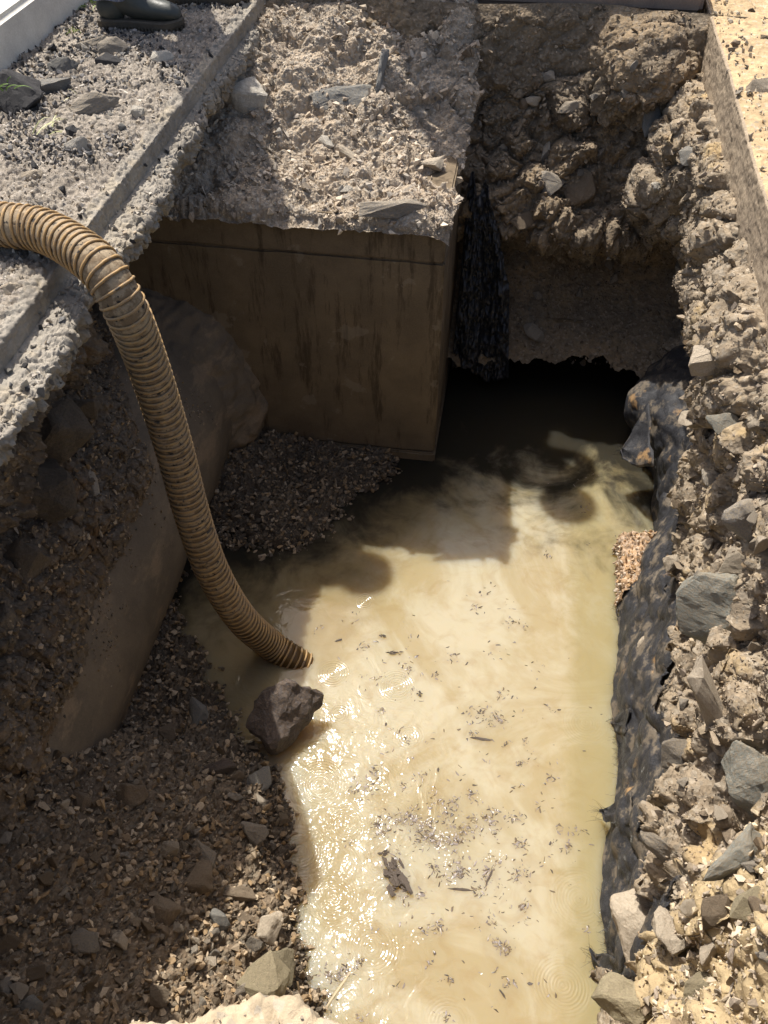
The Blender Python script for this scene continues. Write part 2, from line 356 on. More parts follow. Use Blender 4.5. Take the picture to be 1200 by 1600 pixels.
for y, z, x in [(4.5, -.17, .785), (4.0, -.17, .785), (3.5, -.17, .785), (3, -.17, .785), (2.3, -.17, .785), (1.6, -.17, .785), (1, -.17, .785), (.3, -.17, .80), (4.3, -.30, .73), (3.6, -.28, .745), (2.8, -.28, .745), (2., -.28, .75),
                (3.3, -.93, .98), (3.8, -.95, 1.05), (3.0, -.88, .90), (4.3, -1.0, 1.05), (4.2, -1.6, .95), (4.4, -1.8, .95), (3.5, -1.2, .95), (0.1, -1.7, .6), (.1, -.9, .62), (4.3, -.6, .72)]:
    C.append((y, z)); V.append(x)
ny, nz = 820, 420
yg, zg = np.meshgrid(np.linspace(.0, 4.5, ny), np.linspace(-1.93, -.165, nz), indexing='ij')
Xb = tps(C, V, np.stack([yg.ravel(), zg.ravel()], 1)).reshape(ny, nz)
BANK = np.stack([Xb, yg, zg], -1)
fb = [(1100, 600), (1102, 640), (1092, 700), (1085, 770), (1062, 830), (1040, 875), (1030, 900), (1050, 935), (1062, 965), (1048, 1010), (1040, 1050), (1020, 1100), (1030, 1150), (1045, 1200), (1050, 1240), (1015, 1290), (985, 1310), (1010, 1350), (1025, 1390), (1000, 1440), (975, 1475), (1000, 1530), (990, 1570)]
FT = []
for px, py in fb:
    best = None
    d = fw*FPX+rt*(px-600)+up*(800-py)
    for x in np.linspace(.5, 1.0, 60):
        a = CP+d*((x-CP[0])/d[0]); i = min(819, max(0, int(a[1]/4.5*819))); j = min(419, max(0, int((a[2]+1.93)/1.765*419)))
        if BANK[i, j, 0] <= x: best = a; break
    if best is not None: FT.append((best[1], best[2]))
FT = np.array(sorted(FT)); FT[:, 1] += .13
FLIM = np.interp(yg, FT[:, 0], FT[:, 1])+fbm(BANK.reshape(-1, 3), 12, 5, .65, 7).reshape(ny, nz)*.13
FLIM = np.where((yg < .8) | (yg > 3.75), -9, FLIM)
yg0, zg0 = yg, zg
fabw = .12+.88*np.clip((zg-FLIM+.015)/.10, 0, 1)
top = np.clip((-.16-zg)/.06, 0, 1); low = np.clip((zg-WL)/.12, .35, 1)
Xb = None; BANK[..., 0] += .015
BANK = displace(BANK, [('f', 2.2, .06, 3, 1), ('f', 7, .02, 3, 2)], -1, np.clip((zg-WL)/.2, 0, 1)*top)
PB = displace(BANK, [('c', 5., .085, 21), ('c', 12, .020, 33), ('f', 9, .035, 3, 5), ('c', 30, .014, 35), ('f', 40, .008, 4, 15), ('c', 75, .006, 9)], -1, top*low*fabw)
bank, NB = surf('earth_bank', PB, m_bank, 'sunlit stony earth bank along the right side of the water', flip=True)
# --- back bank  y = f(x,z)
nx, nz = 560, 560
xg, zg = np.meshgrid(np.linspace(-1.35, 1.25, nx), np.linspace(-1.60, .0, nz), indexing='ij')
prof = np.interp(-zg, [0, .06, .3, .5, .60, .76, .88, .97, 1.12, 1.3, 1.45, 1.56, 1.6], [4.36, 4.32, 4.22, 4.16, 4.10, 3.98, 3.98, 4.14, 4.20, 4.05, 3.84, 3.72, 3.70])
lump = np.exp(-(((xg-.52)/.20)**2+((zg+.20)/.17)**2)**2); prof = prof-.20*lump
prof = prof-.10*np.exp(-((xg-.35)/.25)**2-((zg+.85)/.1)**2)+.04*np.sin(xg*5)
prof = prof-np.clip((xg-.62)/.4, 0, 1)*.10*np.clip((-1.1-zg)/.3, 0, 1)
dk = np.clip((xg+.1)/.5, 0, 1)
BK = np.stack([xg, prof, zg], -1)
wt = np.clip(-zg/.05, .15, 1)*np.clip(1-(-.93-zg)/.12, .14, 1)
PK = displace(BK, [('f', 2.5, .09, 3, 61), ('c', 6.5, .085, 62), ('c', 15, .025*1., 63), ('f', 14, .025, 4, 64), ('f', 50, .008, 3, 65), ('f', 110, .003, 3, 66)], 1, wt*np.clip(.35+(-zg-.22)/.2, .35, 1))
mk = ~((xg[:-1, :-1] < VX-.03) & (zg[:-1, :-1] < -.6))
hq = np.stack([xg[:, 0], xg[:, 0]*0, xg[:, 0]*0], 1); hole = (zg[:-1, :-1] < (-1.50+fbm(hq, 5, 4, .55, 2)*.07)[:-1, None])
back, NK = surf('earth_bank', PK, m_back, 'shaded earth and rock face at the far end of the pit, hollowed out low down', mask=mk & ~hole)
# culvert mouth behind it
cul = empty('culvert', (.4, 4.3, WL)); tag(cul, 'dark culvert opening under the hollow at the far end of the pit', 'culvert')
for nm, lo, hi in (('end_wall', (-.23, 4.62, -2.1), (1.4, 4.72, -1.2)), ('roof', (-.23, 3.98, -1.44), (1.4, 4.615, -1.36)), ('beam', (-.22, 4.40, -1.60), (1.35, 4.5, -1.445))):
    adopt(box(nm, lo, hi, m_vault), cul)
# --- dirt mound on the box  z = f(x,y)
nx, ny = 560, 520
xg, yg = np.meshgrid(np.linspace(-1.75, VX+.012, nx), np.linspace(3.155, 4.42, ny), indexing='ij')
Cm = [(-1.75, 3.2), (-1.3, 3.2), (-.9, 3.2), (-.5, 3.2), (-.25, 3.2), (-.25, 3.6), (-.25, 3.9), (-.32, 4.05), (-.32, 4.25), (-.8, 3.7), (-.8, 4.15), (-1.15, 3.7), (-1.3, 4.0), (-1.2, 4.3), (-.6, 4.3), (-.55, 3.95), (-1.6, 3.7), (-1.7, 4.3), (-.75, 4.4), (-.25, 4.4), (-.55, 3.5)]
Vm = [-.40, -.42, -.435, -.43, -.44, -.43, -.42, -.30, -.07, -.34, -.12, -.27, -.14, -.08, -.08, -.30, -.2, -.1, -.04, -.02, -.39]
Zm = tps(Cm, Vm, np.stack([xg.ravel(), yg.ravel()], 1)).reshape(nx, ny)
lip = np.clip((3.215-yg)/.05, 0, 1); Zm = Zm-lip**2*.045
rl = np.clip((xg-(VX-.03))/.04, 0, 1); Zm = Zm-rl**2*.03
wt = 1-np.clip((yg-4.3)/.1, 0, .8); wt = wt*(.55+.45*np.clip((yg-3.2)/.12, 0, 1))
PM = displace(np.stack([xg, yg, Zm], -1), [('f', 3, .07, 3, 71), ('c', 7, .030, 72), ('f', 12, .016, 4, 73), ('f', 36, .009, 4, 74), ('c', 50, .004, 75), ('f', 130, .003, 3, 76)], 1, wt)
wob = fbm(np.stack([xg[:, 0], xg[:, 0]*0, xg[:, 0]*0], 1), 7, 5, .6, 3)*.02
PM[..., 1] += (wob[:, None])*np.clip((3.4-yg)/.2, 0, 1)
mound, NM = surf('dirt_mound', PM, m_mound, 'loose dirt and gravel heaped on top of the concrete box')
# --- left soil wall under the slab  x = f(y,z)
ny, nz = 620, 330
yg, zg = np.meshgrid(np.linspace(-.3, 3.19, ny), np.linspace(-1.30, -.14, nz), indexing='ij')
Cl = []; Vl = []
for y in (-.3, .6, 1.2, 1.8, 2.4, 3.1):
    for z, x in ((-.14, -1.28), (-.3, -1.33), (-.5, -1.41), (-.7, -1.47), (-.88, -1.50), (-1.0, -1.44), (-1.1, -1.33), (-1.3, -1.2)):
        Cl.append((y, z)); Vl.append(x-(.10 if y > 2.6 and z < -.8 else 0)-(.05 if y > 2 and z < -.8 else 0)-(.17 if y > 2.6 else .06 if y > 2 else 0)+(.04 if y < 1.5 else 0))
Xl = tps(Cl, Vl, np.stack([yg.ravel(), zg.ravel()], 1)).reshape(ny, nz)
Xl -= .03
Xl = np.where(zg < -1.0, np.minimum(Xl, -1.45+(-1.0-zg)*.3-.0), Xl)
PL = displace(np.stack([Xl, yg, zg], -1), [('f', 2.6, .09, 3, 81), ('c', 5.2, .105, 182), ('c', 20, .030, 83), ('f', 24, .020, 5, 84), ('c', 55, .010, 85), ('f', 120, .004, 3, 86)], 1)
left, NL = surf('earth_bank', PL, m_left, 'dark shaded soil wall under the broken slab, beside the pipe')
# --- soil and gravel lying over the pipe
def onpipe(px, py):
    d = fw*FPX+rt*(px-600)+up*(800-py); a = d[0]**2+d[2]**2; ox, oz = CP[0]-PX, CP[2]-PZ; b = 2*(ox*d[0]+oz*d[2]); c = ox*ox+oz*oz-PR*PR; D = b*b-4*a*c
    if D < 0: return None
    p = CP+d*(-b-math.sqrt(D))/(2*a); return p[1], math.atan2(p[2]-PZ, p[0]-PX)
TC = sorted([onpipe(*q) for q in [(150, 500), (178, 560), (195, 620), (215, 690), (233, 760), (203, 833), (180, 873), (160, 933), (143, 967), (127, 1033), (100, 1100), (66, 1183), (52, 1240)] if onpipe(*q)])
TCa = np.array(TC); ny, nt = 620, 240
yg, tg = np.meshgrid(np.linspace(-.2, 3.15, ny), np.linspace(0, 1, nt), indexing='ij')
tc = np.interp(yg, TCa[:, 0], TCa[:, 1])+fbm(np.stack([yg[:, 0], yg[:, 0]*0, yg[:, 0]*0], 1), 7, 5, .6, 31)[:, None]*.10
th = tc-.04+tg*(1.95-tc); rg_ = PR-.008+.42*(tg**1.15)*np.clip(1.9-tc, .3, 1.2)
PV = np.stack([PX+rg_*np.cos(th), yg, PZ+rg_*np.sin(th)], -1)
PV = displace(PV, [('c', 6, .05, 41), ('c', 22, .022, 42), ('f', 20, .014, 4, 43), ('c', 55, .008, 45)], 1, np.clip(tg*5, .15, 1))
cover, NV = surf('earth_bank', PV, m_left, 'gravelly dark soil lying over the back of the pipe')
# --- gravel slope  z = f(x,y)
nx, ny = 500, 600
xg, yg = np.meshgrid(np.linspace(-1.85, -.30, nx), np.linspace(.0, 3.19, ny), indexing='ij')
gw = [(275, 950), (320, 1040), (345, 1115), (390, 1180), (425, 1230), (432, 1300), (445, 1380), (450, 1460), (462, 1530)]
Cg = []; Vg = []
for px, py in gw: a = at(px, py, z=WL); Cg.append((a[0], a[1])); Vg.append(WL); Cg.append((a[0]+.12, a[1]+.06)); Vg.append(WL-.12)
for x, y, z in [(-1.22, 1.46, -1.56), (-1.27, 1.2, -1.22), (-1.35, 1.0, -1.05), (-1.45, .7, -.92), (-1.1, 1.1, -1.30), (-.9, 1.2, -1.45), (-.75, 1.2, -1.58), (-.6, 1.1, -1.655), (-.53, .95, -1.655),
                (-.9, .8, -1.30), (-.6, .7, -1.50), (-.9, .45, -1.12), (-.5, .4, -1.35), (-1.3, .3, -.8), (-.45, .62, -1.52), (-1.1, 1.6, -1.66), (-1.0, 1.75, -1.71), (-1.24, 1.8, -1.66), (-1.7, .8, -.8), (-1.75, 1.4, -.9), (-.38, .3, -1.4), (-.35, .1, -1.2), (-1.2, .05, -.6),
                (-1.24, 2.15, -1.70), (-1.24, 2.4, -1.76), (-1.2, 2.55, -1.71), (-1.2, 2.85, -1.66), (-1.0, 3.0, -1.665), (-.8, 3.1, -1.675), (-.6, 3.15, -1.70), (-.85, 2.75, -1.685), (-.62, 2.8, -1.715), (-.4, 3.1, -1.75), (-.9, 2.5, -1.72), (-.7, 2.45, -1.78), (-.5, 2.6, -1.82), (-.5, 2.2, -1.95), (-.3, 3, -1.95), (-.3, 2, -2.0)]: Cg.append((x, y)); Vg.append(z)
Zg = tps(Cg, Vg, np.stack([xg.ravel(), yg.ravel()], 1)).reshape(nx, ny)
Zg = np.clip(Zg, -2.1, -.3)
PG = displace(np.stack([xg, yg, Zg], -1), [('f', 3, .04, 3, 51), ('c', 14, .028, 52), ('c', 34, .020, 53), ('f', 30, .010, 4, 54), ('c', 70, .009, 55)], 1)
slope, NG = surf('gravel_slope', PG, m_grav, 'dark shaded slope of loose gravel between the pipe and the water')
# --- near bank (at the photographer's feet)
nx, ny = 420, 260
xg, sg = np.meshgrid(np.linspace(-1.35, .95, nx), np.linspace(0, 1, ny), indexing='ij')
edge = np.interp(xg, [-1.3, -.6, -.42, -.34, -.25, -.18, -.1, 0, .3, .5, .9], [.15, .2, .245, .27, .315, .325, .30, .26, .22, .25, .3])
t1 = np.clip(sg/.45, 0, 1); t2 = np.clip((sg-.45)/.55, 0, 1)
yN = -.55+(edge+.55)*t1-.06*t2; zN = .0-.02*np.clip((t1-.8)/.2, 0, 1)**2-1.8*t2
PN = displace(np.stack([xg, yN, zN], -1), [('f', 9, .02, 4, 112), ('f', 30, .010, 4, 114), ('c', 50, .006, 115), ('f', 120, .004, 3, 116)], 1)
m_pale = soil('pale_dusty_soil', (.44, .355, .24), (.37, .295, .20), (.5, .43, .33), bump=.003, wet=False, speck=.16)
near, NN = surf('earth_bank', PN, m_pale, 'pale sandy edge of the pit at the bottom of the picture')

# ------------------------------------------------------------------ slab, kerb, road, edging
def sweep(ys, prof, dens, terms, mat, name, wfun=None, xfun=None):
    """prof: list of (x,z) corner points (x may depend on y through xfun); dens: samples per span"""
    Y = np.asarray(ys); cols = []; ws = []
    for k in range(len(prof)-1):
        for t in np.linspace(0, 1, dens[k], endpoint=(k == len(prof)-2)):
            a = xfun(prof[k], Y); b = xfun(prof[k+1], Y); cols.append(a*(1-t)+b*t); ws.append(prof[k][2]*(1-t)+prof[k+1][2]*t)
    A = np.stack(cols, 0); P = np.stack([A[..., 0], np.broadcast_to(Y, A.shape[:2]), A[..., 1]], -1)
    return P, np.array(ws)[:, None]*np.ones(len(Y))[None]
jag = [(408, 20), (398, 60), (382, 95), (350, 128), (330, 150), (308, 205), (285, 238), (268, 262), (266, 300), (240, 330), (232, 350), (205, 380), (170, 420), (130, 462), (125, 500), (95, 560), (70, 590), (62, 622), (45, 640), (20, 672), (-20, 715), (-80, 800)]
J = np.array([at(px, py, z=-.09) for px, py in jag]); o_ = np.argsort(J[:, 1]); J = np.concatenate([[(-.70, -1, 0), (-.78, .4, 0), (-.93, .8, 0), (-1.02, 1.09, 0)], J[o_][J[o_][:, 1] > 1.15]])  # near end, out of view, juts further out to shade the gravel slope
def xf(p, Y):
    x, z = p[0], p[1]
    if x == 'e':
        e = np.interp(Y, J[:, 1], J[:, 0]); q = np.stack([Y, Y*0, Y*0], 1)
        e = e+fbm(q, 9, 6, .65, 5)*.022; e = e-(.03 if z < -.13 else 0)-(.09 if z < -.18 else 0); return np.stack([e, Y*0+z], 1)
    q = np.stack([Y, Y*0, Y*0], 1); return np.stack([Y*0+x+(fbm(q, 2, 3, .5, 4)*.006 if x > -1.3 else 0), Y*0+z], 1)
ys = np.concatenate([np.linspace(-1, .9, 120), np.linspace(.91, 4.42, 760)])
P, wts = sweep(ys, [(-1.98, .0, .8), (-1.23, .0, .9), (-1.208, -.004, .35), (-1.203, -.062, .25), ('e', -.085, 1.), ('e', -.155, 1.4), ('e', -.2, 1.4), (-1.9, -.22, .5)], [240, 8, 22, 66, 26, 12, 30], None, None, '', xfun=xf)
PS = displace(P, [('f', 5, .012, 3, 121), ('c', 26, .016, 122), ('f', 30, .012, 5, 123), ('c', 70, .008, 124)], 1, wts)
slab = empty('concrete_slab', (-1.5, 2, 0)); tag(slab, 'pale broken concrete gutter slab with a saw cut step and jagged edge over the pit', 'slab')
so_ = mesh_np('slab_body', PS.reshape(-1, 3), quads(PS.shape[0], PS.shape[1]), [m_slab, m_rubble]); adopt(so_, slab)
mi = np.zeros((PS.shape[0]-1, PS.shape[1]-1), np.int32); mi[:236] = 1; so_.data.polygons.foreach_set('material_index', mi.ravel())
NS = normals(PS)
# kerb behind the slab
k1 = at(0, 127, z=0.); k2 = at(150, 2, z=0.)
kb = empty('kerb', (k1[0], k1[1], 0)); tag(kb, 'smooth pale concrete kerb behind the rubble covered slab', 'kerb')
kang = math.atan2(k2[1]-k1[1], k2[0]-k1[0]); kl = Vector((math.cos(kang), math.sin(kang), 0)); kn = Vector((-kl.y, kl.x, 0))
bm = bmesh.new(); bmesh.ops.create_cube(bm, size=1)
for v in bm.verts:
    a = v.co.x*8+1; b = (v.co.y+.5)*.16+.005; z = -.15 if v.co.z < 0 else .165
    if z > 0 and b < .05: b += .018
    v.co = Vector((k1[0], k1[1], 0))+kl*a+kn*b+Vector((0, 0, z))
bmesh.ops.bevel(bm, geom=[e for e in bm.edges if e.calc_length() > 1], offset=.02, segments=3, affect='EDGES')
adopt(bm_obj('kerb_stone', bm, m_kerb, smooth=False), kb)
# verge beyond the kerb, far ground, road on the right
def flat(name, pts, z, mat, label):
    bm = bmesh.new(); bm.faces.new([bm.verts.new((x, y, z)) for x, y in pts]); o = bm_obj(name, bm, mat); return tag(o, label, kind='structure')
a = Vector((k1[0], k1[1], 0))+kl*-3+kn*.16; b = Vector((k1[0], k1[1], 0))+kl*30+kn*.16
m_verge = soil('dry_verge', (.46, .38, .26), (.36, .32, .18), (.55, .5, .4), wet=False)
flat('verge', [(a.x, a.y), (b.x, b.y), (-60, 40), (-60, -8)], .135, m_verge, 'dry grassy verge beyond the kerb')
flat('ground', [(-60, -60), (60, -60), (60, -.5), (-60, -.5)], -.02, m_sand, 'ground behind the photographer')
flat('ground', [(-60, 4.75), (60, 4.75), (60, 90), (-60, 90)], -.02, m_sand, 'ground beyond the far end of the pit')
flat('ground', [(-6, -.6), (-1.9, -.6), (-1.9, 4.8), (-6, 4.8)], -.015, m_sand, 'ground under the kerb')
flat('road', [(1.3, -.6), (60, -.6), (60, 4.8), (1.3, 4.8)], .0, m_sand, 'road surface carrying on to the right')
def xr(p, Y):
    q = np.stack([Y, Y*0, Y*0], 1); return np.stack([Y*0+p[0]+(fbm(q, 1.5, 3, .5, 14)*.008 if p[0] < .9 else 0), Y*0+p[1]], 1)
P, wts = sweep(np.linspace(-.6, 4.8, 700), [(1.45, .0, .5), (.78, .0, .7), (.764, -.006, .5), (.762, -.19, .35), (.775, -.25, .3)], [130, 6, 50, 8], None, None, '', xfun=xr)
PR_ = displace(P, [('f', 4, .010, 3, 131), ('f', 30, .008, 5, 133), ('c', 40, .006, 124)], -1, wts)
road = empty('road_slab', (1, 2, 0)); tag(road, 'road edge with a clean saw cut vertical face, dusted with yellow sand', 'road')
ro_ = mesh_np('road_edge', PR_.reshape(-1, 3), quads(PR_.shape[0], PR_.shape[1], flip=True), [m_cut, m_sand]); adopt(ro_, road)
mi = np.zeros((PR_.shape[0]-1, PR_.shape[1]-1), np.int32); mi[:133] = 1; ro_.data.polygons.foreach_set('material_index', mi.ravel()); NR = -normals(PR_)
# edging across the far end
ed = box('edging_kerb', (-1.35, 4.41, -.03), (.74, 4.8, .16), m_edging, bev=.02, seg=3)
tag(ed, 'dusty brown concrete edging across the far end of the pit', 'kerb')

# ------------------------------------------------------------------ rocks
def hull_np(seed, n=12, flat_=(1, 1, 1)):
    r = np.random.default_rng(seed); p = r.normal(size=(n, 3)); p /= np.linalg.norm(p, axis=1, keepdims=True); p *= r.uniform(.75, 1.1, (n, 1)); p *= flat_
    bm = bmesh.new(); vs = [bm.verts.new(q) for q in p]; res = bmesh.ops.convex_hull(bm, input=vs)
    bmesh.ops.delete(bm, geom=[g for g in res['geom_interior'] if isinstance(g, bmesh.types.BMVert)], context='VERTS')
    bmesh.ops.recalc_face_normals(bm, faces=bm.faces[:]); return bm
BASE = []
for s in range(14):
    bm = hull_np(s+100, 7+s % 4, (1, .8, .62)); bm.verts.index_update(); BASE.append((np.array([v.co[:] for v in bm.verts]), np.array([[v.index for v in f.verts] for f in bm.faces]))); bm.free()
def rot_rand(n):
    q = rng.normal(size=(n, 4)); q /= np.linalg.norm(q, axis=1, keepdims=True); w, x, y, z = q.T
    return np.stack([1-2*(y*y+z*z), 2*(x*y-z*w), 2*(x*z+y*w), 2*(x*y+z*w), 1-2*(x*x+z*z), 2*(y*z-x*w), 2*(x*z-y*w), 2*(y*z+x*w), 1-2*(x*x+y*y)], 1).reshape(n, 3, 3)
def scatter(name, P, Nn, n, smin, smax, tones, mat, label, cat=None, weight=None, sink=.25, power=2.2, stretch=1.):
    """many small stones joined into one mesh, resting on the surface P"""
    area = np.linalg.norm(np.cross(P[1:, :-1]-P[:-1, :-1], P[:-1, 1:]-P[:-1, :-1]), axis=2)
    w = area if weight is None else area*weight[:-1, :-1]
    w = w.ravel()/w.sum(); idx = rng.choice(len(w), n, p=w); m1 = P.shape[1]-1; i, j = idx//m1, idx % m1
    c = P[i, j]+(P[i+1, j]-P[i, j])*rng.random((n, 1))+(P[i, j+1]-P[i, j])*rng.random((n, 1)); nn = Nn[i, j]
    sz = smin+(smax-smin)*rng.random(n)**power; c = c+nn*(sz*(.5-sink))[:, None]
    R = rot_rand(n); tn = np.array(tones)[rng.integers(0, len(tones), n)]*rng.uniform(.7, 1.25, (n, 1))
    Vs = []; Fs = []; Cs = []; off = 0; kind = rng.integers(0, len(BASE), n)
    for k, (bv, bf) in enumerate(BASE):
        sel = np.where(kind == k)[0]
        if not len(sel): continue
        sc = (sz[sel]*.5)[:, None]*rng.uniform(.7, 1.25, (len(sel), 3))*np.array([stretch, 1, 1]); v = bv[None]*sc[:, None, :]
        v = np.einsum('nij,nkj->nki', R[sel], v)+c[sel][:, None, :]
        Vs.append(v.reshape(-1, 3)); Fs.append((bf[None]+(np.arange(len(sel))*len(bv))[:, None, None]+off).reshape(-1, 3)); off += len(sel)*len(bv)
        Cs.append(np.repeat(tn[sel], len(bv), 0))
    o = mesh_np(name, np.concatenate(Vs), np.concatenate(Fs), mat, smooth=False, cols=np.concatenate(Cs)); tag(o, label, cat, kind='stuff'); return o
T_lit = [(.30, .24, .17), (.26, .21, .155), (.37, .30, .22), (.22, .18, .14), (.33, .265, .185), (.25, .185, .115)]
T_dark = [(.27, .195, .12), (.20, .155, .105), (.32, .24, .155), (.27, .185, .10), (.14, .115, .085), (.40, .315, .215)]
T_slab = [(.37, .33, .28), (.28, .25, .21), (.13, .125, .12), (.06, .058, .058), (.46, .42, .36), (.33, .27, .20)]
T_mound = [(.48, .40, .30), (.41, .335, .25), (.54, .46, .36), (.32, .28, .23), (.37, .30, .23)]
T_sand = [(.50, .40, .27), (.42, .35, .26), (.58, .48, .33), (.3, .25, .19)]
wz = lambda P: np.clip((P[..., 2]-WL+.03)/.03, 0, 1)
scatter('gravel', PG, NG, 30000, .006, .042, T_dark, m_wetgravel, 'dark loose gravel covering the shaded slope', 'gravel', weight=wz(PG)*(PG[..., 0] > -1.75), power=2.6)
g_l = np.clip((-PL[..., 2]-.55)/.3, .12, 1)
scatter('gravel', PL, NL, 13000, .005, .030, T_dark, m_gravel, 'crumbled soil and gravel lying against the pipe', 'gravel', weight=g_l, power=2.4)
scatter('gravel', PB, NB, 60000, .003, .013, T_lit, m_gravel, 'fine crumbly soil grains in the sunlit bank', 'gravel', weight=wz(PB)*fabw**2*np.clip(fbm(PB.reshape(-1, 3), 6, 3, .5, 78).reshape(PB.shape[:2])*2.5+.8, .15, 1), power=2)
scatter('gravel', PB, NB, 5000, .006, .05, T_lit, m_gravel, 'crumbs of earth and stone stuck in the sunlit bank', 'gravel', weight=wz(PB)*fabw**2, power=5.)
scatter('gravel', PK, NK, 20000, .003, .035, [(.23, .175, .12), (.15, .12, .09), (.27, .22, .16), (.20, .15, .10)], m_gravel, 'pieces of earth and stone in the shaded far face', 'gravel', weight=((PK[..., 2] > -1.5)*1.), power=4)
scatter('gravel', PM, NM, 22000, .003, .010, T_mound, m_gravel, 'fine grit on the dirt mound', 'gravel', weight=np.clip(fbm(PM.reshape(-1, 3), 7, 3, .5, 79).reshape(PM.shape[:2])*2.5+.6, .08, 1), power=1.5)
scatter('gravel', PM, NM, 6000, .006, .05, T_mound, m_gravel, 'pale loose gravel on the dirt mound', 'gravel', weight=np.clip(fbm(PM.reshape(-1, 3), 5, 3, .5, 77).reshape(PM.shape[:2])*2+.5, .08, 1), power=4.5)
wS = np.zeros(PS.shape[:2]); wS[:238] = 1.; wS[268:335] = .5; wS *= (PS[..., 1] > .8)
nS = fbm(PS.reshape(-1, 3), 3.2, 4, .6, 55).reshape(PS.shape[:2])
scatter('rubble', PS, NS, 12000, .003, .026, [t for t in T_slab if t[0] > .25], m_gravel, 'pale crushed concrete crumbs on the slab', 'rubble', weight=wS*np.clip(nS*1.5+.6, .15, 1), power=3.5)
wD = wS*np.clip((nS-.05)*4+np.clip((-1.45-PS[..., 0])*3, -.5, 1)+np.clip((PS[..., 1]-3.)*.8, -1, .5), 0, 1); wD[268:] = wS[268:]*.08
scatter('rubble', PS, NS, 6500, .003, .034, [(.16, .155, .15), (.07, .068, .068), (.045, .044, .045), (.24, .225, .21)], m_gravel, 'dark broken asphalt crumbs on the slab', 'rubble', weight=wD, power=3.)
scatter('gravel', PN, NN, 6000, .004, .014, T_sand, m_gravel, 'sandy crumbs along the near edge', 'gravel', weight=(PN[..., 1] > .0)*1., power=2.5)
wR = np.zeros(PR_.shape[:2]); wR[:134] = .12; yv = PR_[0, :, 1]; wR[112:134] = .9; wR *= (yv > 1.5)[None]
scatter('gravel', PR_, NR, 900, .005, .035, [(.42, .36, .27), (.3, .25, .19), (.22, .19, .15), (.5, .42, .3)], m_gravel, 'loose crumbs on the sandy road edge', 'gravel', weight=wR, power=3.)

bpy.context.view_layer.update(); DG = bpy.context.evaluated_depsgraph_get()
def hit(px, py):
    d = fw*FPX+rt*(px-600)+up*(800-py); d /= np.linalg.norm(d)
    ok, loc, nn, _, ob, _ = S.ray_cast(DG, Vector(CP), Vector(d)); return (loc, nn) if ok else (None, None)
ROCKM = {}
def rock_mesh(seed, det=2, dims=(1, .8, .65), npts=14, rough=.05):
    key = (seed, det, dims, npts)
    if key in ROCKM: return ROCKM[key]
    bm = hull_np(seed, npts, dims)
    if det:
        bmesh.ops.triangulate(bm, faces=bm.faces[:]); bmesh.ops.bevel(bm, geom=bm.edges[:], offset=.05, segments=1, affect='EDGES', clamp_overlap=True)
        bmesh.ops.triangulate(bm, faces=bm.faces[:])
        for _ in range(det):
            bmesh.ops.subdivide_edges(bm, edges=[e for e in bm.edges if e.calc_length() > .14], cuts=1); bmesh.ops.triangulate(bm, faces=bm.faces[:])
        bm.normal_update(); o = Vector((seed*3.7, 0, 0))
        for v in bm.verts: v.co += v.normal*(mn.fractal(v.co*2.2+o, .9, 2, 5)*rough*1.2+mn.noise(v.co*9+o)*rough*.35)
        bmesh.ops.recalc_face_normals(bm, faces=bm.faces[:])
    me = bpy.data.meshes.new('rock'); bm.to_mesh(me); bm.free(); ROCKM[key] = me; return me
def rock(name, px, py, wpx, hpx, mat, label, seed=0, det=3, dims=(1, .8, .65), sink=.3, rz=None, cat='rock', group=None, npts=14, tilt=(0, 0), rough=.05, depth=None):
    loc, nn = hit(px, py)
    if loc is None: return None
    dep = (loc-Vector(CP)).length; s = wpx*dep/FPX/2*(1.2 if name == 'boulder' else 1.28)
    me = rock_mesh(seed, det, dims, npts, rough).copy(); me.materials.clear(); me.materials.append(mat)
    o = link(bpy.data.objects.new(name, me)); k = hpx/wpx
    dp = depth if depth else .5*(1+k)
    # size as seen: across, toward the camera, along the picture's height
    o.rotation_mode = 'QUATERNION'; base = Matrix((rt, np.cross(fw, rt)*-1, -fw)).transposed()
    R = Matrix((rt, up, -fw)).transposed() @ Matrix.Rotation(rz or 0, 3, 'Z') @ Matrix.Rotation(tilt[0], 3, 'X') @ Matrix.Rotation(tilt[1], 3, 'Y')
    o.rotation_quaternion = R.to_quaternion(); o.scale = (s, s*k/dims[1], s*dp*.8)
    vd = Vector(CP)-loc; vd.normalize(); o.location = loc+(nn*.6+vd*.6)*(s*dp*.8*dims[2]*(1-2*sink)*1.1)
    return tag(o, label, cat, group)

